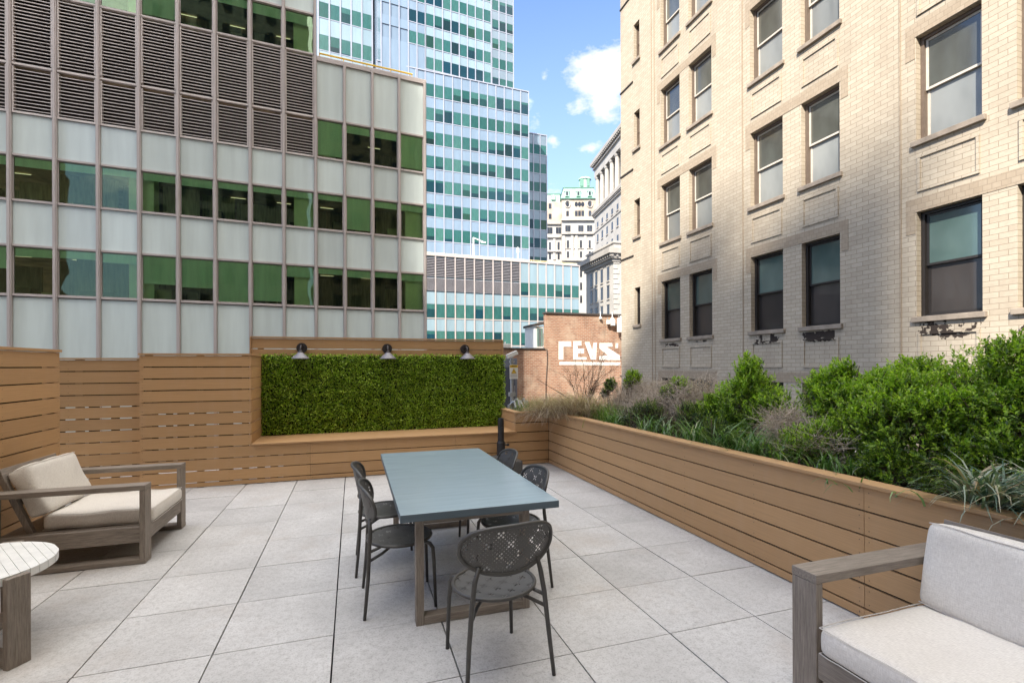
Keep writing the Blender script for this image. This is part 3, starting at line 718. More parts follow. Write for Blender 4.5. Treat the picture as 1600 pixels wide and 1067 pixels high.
# F mansard building; local axes: x right, y away from the camera
Pf = (57.16, 139.13); 
F = curtain_base('mansard_building', 'far cream and tan building with a pale green copper mansard roof and cupola', Pf, -18.08)
b = MB()
b.box(-2, 2.0, GZ, 4.4, 20, 52.8); b.box(4.4, 0, GZ, 15, 20, 45.9+1)
b.build('wall', ST['white'], F, ZO)
b = MB(); b.box(4.35, -.1, 46.6, 15.05, 19.9, 53.0); b.box(-2, 1.85, 45.9, 4.34, 19, 52.6); b.build('upper_wall', ST['tan'], F, ZO)
b = MB(); b.prism([(4.0, 53.1), (15.3, 53.1), (14.3, 56.5), (5.0, 56.5)], 'y', .5, 20); b.prism([(-2, 52.8), (4.0, 52.8), (4.0, 55.2), (-2, 55.2)], 'y', 2.2, 20)
b.build('roof', ST['copper'], F, ZO)
b = MB(); b.box(4.8, .3, 56.5, 14.5, 20, 56.8); b.box(-2, 2.0, 55.2, 4.3, 20, 55.45); b.box(4.0, -.5, 52.9, 15.4, .6, 53.2); b.build('roof_edge', ST['copperdark'], F, ZO)
for x in (6.0, 9.5, 13.0, ):
    b = MB(); b.box(x-.6, -.05, 53.9, x+.6, 1.5, 55.4); b.prism([(x-.85, 55.4), (x+.85, 55.4), (x, 56.1)], 'y', -.15, 1.5); d_ = b.build('dormer', ST['copper'], F, ZO)
    b = MB(); b.box(x-.32, -.1, 54.1, x+.32, 0, 55.2); b.build('window', ST['dark'], d_)
b = MB(); b.box(1.3, 1.7, 53.4, 2.5, 3, 54.4); b.prism([(1.1, 54.4), (2.7, 54.4), (1.9, 55.0)], 'y', 1.6, 3); b.build('dormer', ST['copper'], F, ZO)
cp = MB(); cp.lathe((12.0, 3.5, 56.6), [(2.1, 0), (2.0, .4), (1.75, .6), (1.75, 3.2), (2.15, 3.5), (1.9, 3.9), (1.0, 4.2), (.2, 4.3)], 8); c_ = cp.build('cupola', ST['copper'], F, ZO)
b = MB(); b.box(10.35, 1.75, 57.6, 11.3, 2.2, 59.9); b.box(12.5, 1.6, 57.6, 13.2, 2.1, 59.9); b.build('louver', ST['copperdark'], c_)
for (z, th_) in ((46.2, .7), (42.0, .7), (33.8, .9), (37.6, .18)):
    b = MB(); b.box(4.2, -.7 if th_ > .5 else -.2, z, 15.2, 0, z+th_); b.box(-2, 1.4, z-.5, 4.19, 2, z-.5+th_); b.build('cornice', ST['shade'], F, ZO)
for x in (6.1, 8.8, 9.8, 10.8, 13.0):
    b = MB(); n = 14; b.prism([(x+.5*math.cos(2*math.pi*k/n), 51.3+.75*math.sin(2*math.pi*k/n)) for k in range(n)], 'y', -.2, .2); b.build('round_window', ST['dark'], F, ZO)
    b = MB(); b.box(x-.4, -.2, 47.7, x+.4, .2, 49.3); b.build('window', ST['dark'], F, ZO)
for x in (6.1, 13.0):
    b = MB(); pts = [(x+.85*math.cos(t_), -.3, 51.3+1.05*math.sin(t_)) for t_ in np.linspace(0, 2*math.pi, 15)[:-1]]; b.tube(pts, .14, 5, closed=True); b.build('window_surround', ST['white'], F, ZO)
for x in (.9, ):
    for z in (47.4, 50.6): b = MB(); b.box(x-.45, 1.8, z, x+.45, 2.2, z+1.6); b.build('window', ST['dark'], F, ZO)
for x, y in ((.8, 1.9), (3.5, 1.9), (6.2, -.1), (10.2, -.1), (12.9, -.1)):
    for z0, z1 in ((42.9, 44.8), (37.9, 40.2), (34.9, 36.8), (29, 31.2), (25, 27.2), (21, 23.2)):
        ww = .62 if z0 > 41 else .5
        for dx in ((-.42, .42) if z0 > 41 else (0,)):
            b = MB(); b.box(x+dx-ww*.6, y-.05, z0, x+dx+ww*.6, y+.3, z1); b.build('window', ST['dark'], F, ZO)
for x in (2.15, 4.9, 7.5, 8.8, 11.55, 14.3):
    b = MB(); y = 1.7 if x < 4.4 else -.3; b.box(x-.4, y, 34.7, x+.4, y+.4, 41.9); b.build('pilaster', ST['white'], F, ZO)

# ================================================================== BRICK BUILDING WITH PAINTED LETTERS
MT['redbrick'] = brickmat('red_brick', (.42, .22, .135), (.28, .13, .08), (.44, .36, .29), .27, .10, .016, stain=(.07, .055, .05), stainamt=.45, stscale=1.1, third=(.48, .34, .24), bstr=.8)
MT['coping'] = pmat('dark_coping', (.06, .05, .045), .8)
MT['letter'] = pmat('white_wall_paint', (.74, .73, .71), .8, .12, 3, bmp=.4, bscale=30)
Pd = (11.31, 27.87)
D = curtain_base('brick_building', 'old red brick building with white painted lettering on its wall', Pd, 0)
b = MB(); b.box(0, 0, GZ, 9, .38, 4.86); b.box(-7.5, .0, GZ, -.003, 12, 2.66); b.build('wall', MT['redbrick'], D, ZO)
b = MB(); b.box(-.06, -.08, 4.861, 9, .46, 4.96); b.box(-7.6, -.07, 2.661, -.07, 12, 2.74); b.build('coping', MT['coping'], D, ZO)
b = MB()
yl = -.004
letters = [[(.85,3.16),(1.7,3.17),(1.7,2.84),(1.16,2.84),(1.16,2.03),(.84,2.03)],
 [(1.84,3.19),(2.42,3.2),(2.42,2.92),(2.15,2.92),(2.15,2.73),(2.6,2.73),(2.59,2.43),(2.15,2.42),(2.15,2.18),(2.78,2.18),(2.77,2.03),(1.84,2.03)],
 [(2.63,3.14),(2.97,3.15),(3.17,2.61),(3.27,3.11),(3.5,3.12),(3.44,2.03),(3.07,2.03)],
 [(3.68,3.09),(4.62,3.1),(4.62,2.86),(4.2,2.85),(5.14,2.31),(5.19,2.0),(3.68,2.0),(3.68,2.25),(4.27,2.31),(3.68,2.74)],
 [(4.86,3.09),(5.04,3.09),(5.03,2.78),(4.84,2.78)], [(.9,1.89),(5.2,1.85),(5.2,1.66),(.89,1.70)]]
for L in letters:
    bb = MB(); bb.prism(L[::-1] if L[0][0] < L[1][0] else L, 'y', -.008, .02); bb.build('painted_letter' if L is not letters[-1] else 'painted_underline', MT['letter'], D, ZO)
b = MB(); b.tube([(.03, -.05, 2.7), (.06, -.06, 2.0), (-.05, -.06, .5), (-.05, -.06, -2)], .018, 5); b.build('wall_cable', MT['coping'], D, ZO)
b = MB(); b.tube([(5.22, -.2, GZ), (5.22, -.2, 4.9)], .05, 8)
for z in (1, 2.2, 3.4, 4.4): b.box(5.15, -.27, z, 5.29, 0, z+.06)
b.build('drain_pipe', pmat('rusty_pipe', (.30, .22, .19), .7), D, ZO)
# white window bay on lower roof
t = thing('roof_bulkhead', 'small white framed glazed bulkhead against the left edge of the tall brick wall', 'bulkhead', (Pd[0]-.27, Pd[1]+1.2, 2.74))
b = MB(); b.box(-.25, -.8, 0, .24, 1.2, 1.35); b.build('body', MT['white'], t)
b = MB(); b.prism([(-.34, 1.35), (.24, 1.47), (.24, 1.66), (-.34, 1.52)], 'y', -.9, 1.3); b.build('roof', MT['coping'], t)
for k in range(3):
    b = MB(); b.box(-.15+k*.13, -.83, .12, -.07+k*.13, -.801, 1.25); b.build('pane', MT['teal'], t)
t = thing('roof_vent_box', 'small white ventilation unit on the lower roof of the brick building', 'vent', (Pd[0]-2.43, Pd[1]+.7, 2.74))
b = MB(); b.box(-.3, -.25, 0, .3, .25, .26); b.build('casing', MT['white'], t, bevel=.01)
b = MB(); b.tube([(.0, 0, .26), (.0, 0, .38)], .05); b.build('stub', MT['white'], t)
# antennas
for (x, y, z0, hh, ww, lab) in ((4.97, -.28, 3.78, .9, .28, 'long white panel antenna hanging at the right end of the brick wall'), (4.52, -.22, 4.2, .42, .3, 'squat pale antenna box, second from the right on the brick wall'), (4.2, -.22, 4.28, .26, .22, 'smallest white antenna box, leftmost on the brick wall'), (5.25, -.1, 4.55, .3, .24, 'white antenna box above the drain pipe on the brick wall')):
    t = thing('panel_antenna', lab, 'antenna', (Pd[0]+x, Pd[1]+y, z0), 0, 'antennas on the brick building')
    b = MB(); b.box(-ww/2, -.07, 0, ww/2, .07, hh); b.build('casing', MT['white'], t, bevel=.02)
    b = MB(); b.tube([(0, .1, -.1), (0, .1, hh+.2)], .025, 6); b.box(-.04, .07, hh*.4, .04, .2, hh*.4+.06); b.build('bracket', MT['galv'], t)
for x in (3.7, 4.55):
    t = thing('roof_fixture', 'small pale fixture on the brick wall coping, %s' % ('left one above the brick arch stain' if x < 4 else 'right one beside the antennas'), 'fixture', (Pd[0]+x, Pd[1]-.12, 4.96), 0, 'fixtures on the brick coping')
    b = MB(); b.tube([(0, 0, -.25), (0, 0, .12)], .03, 6); b.lathe((0, 0, -.38), [(.06, 0), (.1, .05), (.09, .13), (.03, .18)], 10); b.build('casing', MT['white'], t)

# ================================================================== BUFF BRICK BUILDING (right)
buff = ((.53, .46, .36), (.455, .385, .295), (.29, .235, .175))
MT['buff'] = brickmat('buff_brick', *buff, .262, .1, .0062, stain=(.27, .22, .165), stainamt=.42, stscale=.5, bstr=.35)
MT['tanbrick'] = brickmat('tan_brick', (.41, .335, .25), (.365, .29, .21), (.28, .225, .165), .13, .1, .005, bstr=.3)
MT['sill'] = pmat('stone_sill', (.30, .25, .20), .85, .25, 4, bmp=.4)
MT['soot'] = pmat('peeled_black_patch', (.035, .028, .024), .9, .4, 20)
MT['sash_black'] = pmat('black_sash', (.03, .026, .024), .4, .1, 10)
MT['sash_cream'] = pmat('cream_sash', (.55, .50, .43), .5, .1, 10)
MT['sash_brown'] = pmat('brown_sash', (.14, .105, .08), .5, .1, 10)
def paneglass(name, c, c2, rough, spec=.8):
    m, t, b = newmat(name); f = noise_(t, 1.1, stretch=(1, 1, .5), detail=3)
    ob = t.nodes.new('ShaderNodeObjectInfo').outputs['Random']
    col = mixrgb(t, ramp(t, f, [(.35, 0.0), (.65, 1.0)]), c, c2); col = mixrgb(t, 1.0, col, ramp(t, ob, [(0, .6), (1, 1.25)]), 'MULTIPLY')
    t.links.new(col, b.inputs['Base Color']); b.inputs['Roughness'].default_value = rough; b.inputs['Specular IOR Level'].default_value = spec; b.inputs['Coat Weight'].default_value = .6; b.inputs['Coat Roughness'].default_value = .03
    bump(t, b, noise_(t, 55, detail=2), .15 if rough > .2 else 0.01, .004); return m
MT['pane_teal'] = paneglass('teal_curtained_pane', (.045, .08, .075), (.08, .125, .115), .10)
MT['pane_dark'] = paneglass('dark_screened_pane', (.045, .040, .038), (.07, .06, .055), .35, .3)
MT['pane_pale'] = paneglass('pale_pane', (.05, .05, .043), (.10, .105, .092), .08)
MT['pane_wire'] = paneglass('wired_pane', (.15, .16, .155), (.25, .26, .25), .4)
XE = 10.6
E_ = thing('buff_brick_building', 'tall buff brick building with sash windows filling the right side', 'building', (XE, 0, GZ))
EO = (0, 0, -GZ)
cols = [(16.40, 16.80, 'n'), (13.97, 15.03, 'w'), (12.42, 13.50, 'w'), (9.80, 10.87, 'w'), (8.25, 9.25, 'w'), (5.60, 6.66, 'w'), (4.08, 5.12, 'w'), (1.4, 2.46, 'w'), (-.1, .9, 'w'), (-2.8, -1.8, 'w')]
rz = [(2.58+3.465*k, 4.655+3.46*k) for k in range(-3, 7)]
ops = []
for (y0, y1, kd) in cols:
    for k, (z0, z1) in enumerate(rz):
        if kd == 'n': ops.append((y0, y1, z0+.66, z1+.05, kd, k-3))
        else: ops.append((y0, y1, z0, z1, kd, k-3))
Yb = sorted(set([-6., 17.8] + [round(v, 4) for o in ops for v in o[:2]])); Zb = sorted(set([GZ, 27.] + [round(v, 4) for o in ops for v in o[2:4]]))
wb = MB(); DR = .30
for i in range(len(Yb)-1):
    cy = (Yb[i]+Yb[i+1])/2
    run = None
    for j in range(len(Zb)-1):
        cz = (Zb[j]+Zb[j+1])/2
        hole = any(o[0] < cy < o[1] and o[2] < cz < o[3] for o in ops)
        if hole:
            if run is not None: wb.quad((0, Yb[i+1], run), (0, Yb[i], run), (0, Yb[i], Zb[j]), (0, Yb[i+1], Zb[j])); run = None
        elif run is None: run = Zb[j]
    if run is not None: wb.quad((0, Yb[i+1], run), (0, Yb[i], run), (0, Yb[i], Zb[-1]), (0, Yb[i+1], Zb[-1]))
for (y0, y1, z0, z1, kd, k) in ops:
    wb.quad((0, y0, z0), (DR, y0, z0), (DR, y0, z1), (0, y0, z1)); wb.quad((DR, y1, z0), (0, y1, z0), (0, y1, z1), (DR, y1, z1))
    wb.quad((0, y0, z1), (DR, y0, z1), (DR, y1, z1), (0, y1, z1)); wb.quad((DR, y0, z0), (0, y0, z0), (0, y1, z0), (DR, y1, z0))
wb.quad((18, 17.8, GZ), (0, 17.8, GZ), (0, 17.8, 27), (18, 17.8, 27)); wb.quad((0, -6, GZ), (18, -6, GZ), (18, -6, 27), (0, -6, 27)); wb.quad((0, -6, 27), (18, -6, 27), (18, 17.8, 27), (0, 17.8, 27)); wb.quad((18, -6, GZ), (18, 17.8, GZ), (18, 17.8, 27), (18, -6, 27))
wb.build('wall', MT['buff'], E_, EO)
b = MB(); b.box(DR+.14, -5.9, GZ, DR+.2, 17.7, 26.9); b.build('interior_backing', MT['room'], E_, EO)
# windows, sills
r_ = random.Random(5)
protos = {}
def make_window(wd, ht, kd, row):
    sm = 'sash_black' if row <= 0 else ('sash_brown' if kd == 'n' else 'sash_cream')
    f = MB(); fw = .065 if kd == 'w' else .04; o_ = 'sash_brown' if row > 0 else 'sash_black'
    x0, x1 = .13, .29
    f.box(x0, 0, 0, x1, fw, ht); f.box(x0, wd-fw, 0, x1, wd, ht); f.box(x0, fw, ht-fw, x1, wd-fw, ht); f.box(x0, fw, 0, x1, wd-fw, .045)
    fr = f.build('window', MT[o_], E_)
    mid = ht*.50; s = .045
    for nm, za, zb, xx in (('upper_sash', mid-.03, ht-fw, .18), ('lower_sash', .045, mid+.02, .225)):
        b = MB(); a, c = fw+.002, wd-fw-.002
        b.box(xx, a, za, xx+.035, c, za+s); b.box(xx, a, zb-s, xx+.035, c, zb-.001); b.box(xx, a, za+s, xx+.035, a+s, zb-s); b.box(xx, c-s, za+s, xx+.035, c, zb-s)
        b.build(nm, MT[sm], fr)
        b = MB(); b.box(xx+.012, a+s, za+s, xx+.02, c-s, zb-s)
        if row <= 0: g_ = 'pane_teal' if nm == 'upper_sash' else 'pane_dark'
        else: g_ = 'pane_pale' if nm == 'upper_sash' else 'pane_wire'
        b.build('pane', MT[g_], fr)
    return fr
for (y0, y1, z0, z1, kd, k) in ops:
    key = (round(y1-y0, 2), round(z1-z0, 2), kd, k <= 0)
    if key not in protos: protos[key] = o = make_window(y1-y0, z1-z0, kd, k)
    else: o = copy_tree(protos[key], E_)
    o.location = (0, y0, z0-GZ)
    b = MB(); b.box(-.07, y0-.07, z0-.10, .10, y1+.07, z0+.004); sl_ = b.build('sill', MT['sill'], E_, EO, bevel=.008)
    if kd == 'w' and k >= -1:   # framed brick panel under the sill
        b = MB(); zt, zb2 = z0-.30, z0-1.0; a, c = y0+.03, y1-.03
        for (p, q, u, v) in ((a, c, zt-.045, zt), (a, c, zb2, zb2+.045), (a, a+.05, zb2+.047, zt-.047), (c-.05, c, zb2+.047, zt-.047)): b.box(-.028, p, u, .02, q, v)
        b.build('panel_frame', MT['buff'], E_, EO)
# tan lintel courses with ears
groups = [(12.22, 15.25), (8.05, 11.05), (3.9, 6.85), (-.3, 2.6)]
for k, (z0, z1) in enumerate(rz):
    if k < 2: continue
    for (ga, gb) in groups:
        b = MB(); b.box(-.008, ga, z1+.002, .02, gb, z1+.27)
        b.box(-.008, ga, z1-.42, .02, ga+.17, z1+.0005); b.box(-.008, gb-.17, z1-.42, .02, gb, z1+.0005)
        b.build('lintel_course', MT['tanbrick'], E_, EO)
# thin joint strips and corner lines
b = MB()
for y in (15.42, 15.60, 11.16, 6.95): b.box(-.018, y-.018, GZ, .01, y+.018, 27)
b.build('vertical_strips', MT['tanbrick'], E_, EO)
b = MB()
for z in (6.0, 9.43, 12.9, 5.97+10.4): b.box(-.03, 16.85, z-.03, .01, 17.82, z+.03)
b.build('corner_ledges', MT['soot'], E_, EO)
# black peeled patches under the lowest sills belong to the brick paint itself
def add_soot(m):
    t = m.node_tree; b = t.nodes['Principled BSDF']; src = b.inputs['Base Color'].links[0].from_socket
    tcn = t.nodes.new('ShaderNodeTexCoord'); s_ = node(t, 'ShaderNodeSeparateXYZ', {'Vector': tcn.outputs['Object']})
    acc_ = None
    for (yc, wy, zc, hz) in ((14.5, .55, 2.36, .12), (10.33, .62, 2.33, .23), (8.75, .65, 2.32, .22), (6.13, .72, 2.31, .25), (4.6, .7, 2.3, .24), (12.96, .4, 2.42, .06)):
        a = m_(t, 'DIVIDE', m_(t, 'ABSOLUTE', m_(t, 'SUBTRACT', s_.outputs['Y'], yc)), wy); c = m_(t, 'DIVIDE', m_(t, 'ABSOLUTE', m_(t, 'SUBTRACT', s_.outputs['Z'], zc)), hz)
        d = m_(t, 'SUBTRACT', 1.0, m_(t, 'ADD', m_(t, 'POWER', a, 4.0), m_(t, 'POWER', c, 3.0)), clamp=True)
        acc_ = d if acc_ is None else m_(t, 'MAXIMUM', acc_, d)
    v = wallvec(t)
    vq = node(t, 'ShaderNodeVectorMath', {0: v, 1: (.131, .05, 1)}, operation='SNAP').outputs[0]
    n0 = node(t, 'ShaderNodeTexNoise', {'Vector': vq, 'Scale': 3.6, 'Detail': 4, 'Roughness': .6}).outputs['Fac']
    n2 = node(t, 'ShaderNodeTexNoise', {'Vector': v, 'Scale': 9.0, 'Detail': 6, 'Roughness': .6}).outputs['Fac']
    n1 = m_(t, 'ADD', m_(t, 'MULTIPLY', n0, .62), m_(t, 'MULTIPLY', n2, .38))
    msk = m_(t, 'GREATER_THAN', m_(t, 'ADD', n1, m_(t, 'MULTIPLY', acc_, .32)), .79)
    msk = m_(t, 'MULTIPLY', msk, m_(t, 'GREATER_THAN', acc_, .02))
    t.links.new(mixrgb(t, msk, src, (.045, .034, .028)), b.inputs['Base Color'])
add_soot(MT['buff'])

# ================================================================== BUILDINGS BEHIND THE CAMERA (added shade caster, then blocks mirrored in the green glass)
MT['brownbrick'] = brickmat('brown_brick', (.46, .33, .21), (.37, .26, .16), (.28, .20, .13), .5, .16, .02, stain=(.06, .04, .03), stainamt=.4)
shaded = Vector((-SUN.x, -SUN.y, 0)).normalized(); lat = Vector((shaded.y, -shaded.x, 0))*-1   # lateral axis
slope = SUN.z/math.hypot(SUN.x, SUN.y)
def sun_s(p): return p[0]*shaded.x+p[1]*shaded.y
def sun_t(p): return p[0]*lat.x+p[1]*lat.y
# roofline whose shadow falls across the buff brick wall: (Y on the wall, height of the shadow edge there)
SH = [(46, 14), (28.6, 14), (28.5, -3), (19.6, 0.5), (17.2, 2.5), (16.3, 4.4), (14.0, 5.2), (12.9, 7.2), (11.4, 5.4), (8.7, 5.6), (7.5, 7.0), (6.5, 5.2), (-20, 5.0)]
S0 = -62.0
caster = thing('shade_caster', 'brown masonry shade caster added behind the camera, also mirrored in the green windows', 'building', tuple(shaded*S0+Vector((0, 0, GZ))), 0)  # added out of view; stepped roofline shaped to shade terrace, buff wall and office
cb = MB(); cw_ = MB()
for (ya, za), (yb, zb) in zip(SH[:-1], SH[1:]):
    pa, pb = (10.6, ya), (10.6, yb)
    ta, tb = sun_t(pa), sun_t(pb)
    top = (za+zb)/2 + slope*(sun_s(((10.6), (ya+yb)/2)) - S0)
    if ya > 40: top = 17 + slope*(14 - S0)   # the tallest part shades the near office front
    a = lat*ta; c = lat*tb
    bk = -shaded*24
    P4 = [a, c, c+bk, a+bk]
    n = len(cb.v)
    for z in (0, top-GZ): cb.v += [(q.x, q.y, z) for q in P4]
    for q in ((0,1,5,4),(1,2,6,5),(2,3,7,6),(3,0,4,7),(4,5,6,7)): cb.f.append(tuple(n+i for i in q)); cb.m.append(0)
cb.build('wall', MT['brownbrick'], caster)
def plain_block(label, x, y, wx, wy, h, mat, rz_=0, fl=3.4, wxs=2.4):
    t = thing('masonry_building', label, 'building', (x, y, GZ), R(rz_))
    b = MB(); b.box(-wx/2, -wy/2, 0, wx/2, wy/2, h); b.box(-wx/2-.4, -wy/2-.4, h, wx/2+.4, wy/2+.4, h+.7); b.build('wall', mat, t)
    b = MB(); z = 2
    while z < h-3:
        xx = -wx/2+1
        while xx < wx/2-1.2: b.box(xx, wy/2, z, xx+1.1, wy/2+.06, z+2.0); xx += wxs
        z += fl
    o = b.build('windows', ST['dark'], t); o['kind'] = 'stuff'
    return t
plain_block('brown building behind the terrace, mirrored in the right hand green windows', 16, -26, 26, 14, 78, MT['brownbrick'])
plain_block('buff building behind the terrace, mirrored in the left hand green windows', -7, -34, 18, 14, 84, MT['buff'])

# ================================================================== TERRACE OBJECTS
# ---- dining table
Tx0, Tx1, Ty0, Ty1, TZ = .268, 1.315, 3.015, 5.22, .745
P = (.79, 4.1, 0)
tb = thing('dining_table', 'long blue grey topped dining table on two grey wooden U shaped legs', 'table', P)
def tabletop_mat():
    m, t, b = newmat('blue_grey_tabletop')
    f = noise_(t, 4, stretch=(.5, 7, 1), detail=8, rough=.65); g = noise_(t, 60, detail=4); f3 = noise_(t, 14, stretch=(.25, 5, 1), detail=7, rough=.7)
    col = mixrgb(t, ramp(t, f, [(.3, 0.0), (.7, 1.0)]), (.225, .295, .33), (.285, .365, .395))
    col = mixrgb(t, ramp(t, f3, [(.55, 0.0), (.75, .16)]), col, (.38, .46, .49))
    col = mixrgb(t, ramp(t, g, [(.62, 0.0), (.75, .3)]), col, (.30, .38, .40))
    t.links.new(col, b.inputs['Base Color']); b.inputs['Roughness'].default_value = .22; b.inputs['Specular IOR Level'].default_value = .7
    bump(t, b, f3, .05, .001); return m
MT['ttop'] = tabletop_mat()
MT['tedge'] = pmat('table_edge', (.10, .135, .16), .45, .12, 8, stretch=(.3, 1, 3))
b = MB(); b.box(Tx0, Ty0, TZ-.048, Tx1, Ty1, TZ-.0005, 1, skip='t'); b.quad((Tx0, Ty0, TZ), (Tx1, Ty0, TZ), (Tx1, Ty1, TZ), (Tx0, Ty1, TZ), 0)
b = MB(); b.box(Tx0+.02, Ty0+.02, TZ-.048, Tx1-.02, Ty1-.02, TZ-.012, 0); top_under = b
b = MB(); b.box(Tx0, Ty0, TZ-.048, Tx1, Ty1, TZ, 0)
b.m = [0, 0, 1, 1, 1, 1]
put(b, 'tabletop', [MT['ttop'], MT['tedge']], tb, P, bevel=.0025)
for (ya, yb) in ((3.12, 3.20), (4.93, 5.01)):
    for xa in (.375, 1.09):
        b = MB(); b.box(xa, ya, .0, xa+.05, yb, TZ-.05); put(b, 'leg', MT['grey_wood_z'], tb, P, bevel=.003)
    b = MB(); b.box(.426, ya, .004, 1.089, yb, .055); put(b, 'crossbar', MT['grey_wood_x'], tb, P, bevel=.003)
    b = MB(); b.box(.426, ya, TZ-.10, 1.089, yb, TZ-.051); put(b, 'crossbar', MT['grey_wood_x'], tb, P, bevel=.003)
b = MB(); b.box(.7, 3.201, TZ-.12, .78, 4.929, TZ-.051); put(b, 'stretcher', MT['grey_wood_y'], tb, P)

# ---- chairs
def perforated(name, c, pitch):
    m, t, b = newmat(name)
    b.inputs['Base Color'].default_value = rgb(c); b.inputs['Roughness'].default_value = .45; b.inputs['Metallic'].default_value = 0.0
    uv = t.nodes.new('ShaderNodeUVMap'); uv.uv_map = 'UVMap'
    mp_ = node(t, 'ShaderNodeMapping', {'Vector': uv.outputs[0], 'Scale': (1/pitch, 1/pitch, 1), 'Rotation': (0, 0, R(45))})
    fr = node(t, 'ShaderNodeVectorMath', {0: mp_.outputs[0]}, operation='FRACTION')
    fl_ = node(t, 'ShaderNodeVectorMath', {0: mp_.outputs[0]}, operation='FLOOR')
    d = node(t, 'ShaderNodeVectorMath', {0: fr.outputs[0], 1: (.5, .5, 0)}, operation='DISTANCE').outputs['Value']
    cx = node(t, 'ShaderNodeSeparateXYZ', {'Vector': fl_.outputs[0]})
    # big holes in 3x3 diamond clusters every 7 cells, small ones on the rows between
    mx_ = m_(t, 'FLOORED_MODULO', cx.outputs['X'], 5.0); my_ = m_(t, 'FLOORED_MODULO', cx.outputs['Y'], 5.0)
    dx = m_(t, 'ABSOLUTE', m_(t, 'SUBTRACT', mx_, 2.0)); dy = m_(t, 'ABSOLUTE', m_(t, 'SUBTRACT', my_, 2.0))
    mxx = m_(t, 'MAXIMUM', dx, dy); mnn = m_(t, 'MINIMUM', dx, dy)
    big = m_(t, 'LESS_THAN', m_(t, 'ADD', dx, dy), 1.5)
    mid = m_(t, 'LESS_THAN', mnn, .5)
    r = m_(t, 'ADD', m_(t, 'ADD', m_(t, 'MULTIPLY', big, .20), m_(t, 'MULTIPLY', mid, .05)), .145)
    hole = m_(t, 'LESS_THAN', d, r)
    tr = t.nodes.new('ShaderNodeBsdfTransparent'); mxs = node(t, 'ShaderNodeMixShader', {'Fac': hole})
    t.links.new(b.outputs[0], mxs.inputs[1]); t.links.new(tr.outputs[0], mxs.inputs[2]); t.links.new(mxs.outputs[0], t.nodes['Material Output'].inputs['Surface'])
    return m
MT['perf'] = perforated('perforated_charcoal', (.085, .082, .076), .0165)
def uvmesh(name, verts, faces, uvs, mat, parent, smooth=True):
    me = bpy.data.meshes.new(name); me.from_pydata(verts, [], faces); me.materials.append(mat)
    ul = me.uv_layers.new(name='UVMap')
    for li, l in enumerate(me.loops): ul.data[li].uv = uvs[l.vertex_index]
    if smooth: me.polygons.foreach_set('use_smooth', [True]*len(faces))
    o = bpy.data.objects.new(name, me); COL.objects.link(o); o.parent = parent; return o
def back_pt(u, v):
    # u across (m), v up along the shell (m); curved shell leaning back
    z = .578 + v*.965; y = -.205 - v*.20 - .02 + 1.15*u*u*.95
    return (u, y, z)
def back_outline(n=56):
    pts = []
    for k in range(n):
        a = 2*math.pi*k/n
        c, s = math.cos(a), math.sin(a)
        p = 2.9 if s > 0 else 2.1
        rr = (abs(c)**p+abs(s)**p)**(-1/p)
        u = .262*rr*c; v = .135 + .135*rr*s
        if s < 0: u *= 1-.08*abs(s)
        pts.append((u, v))
    return pts
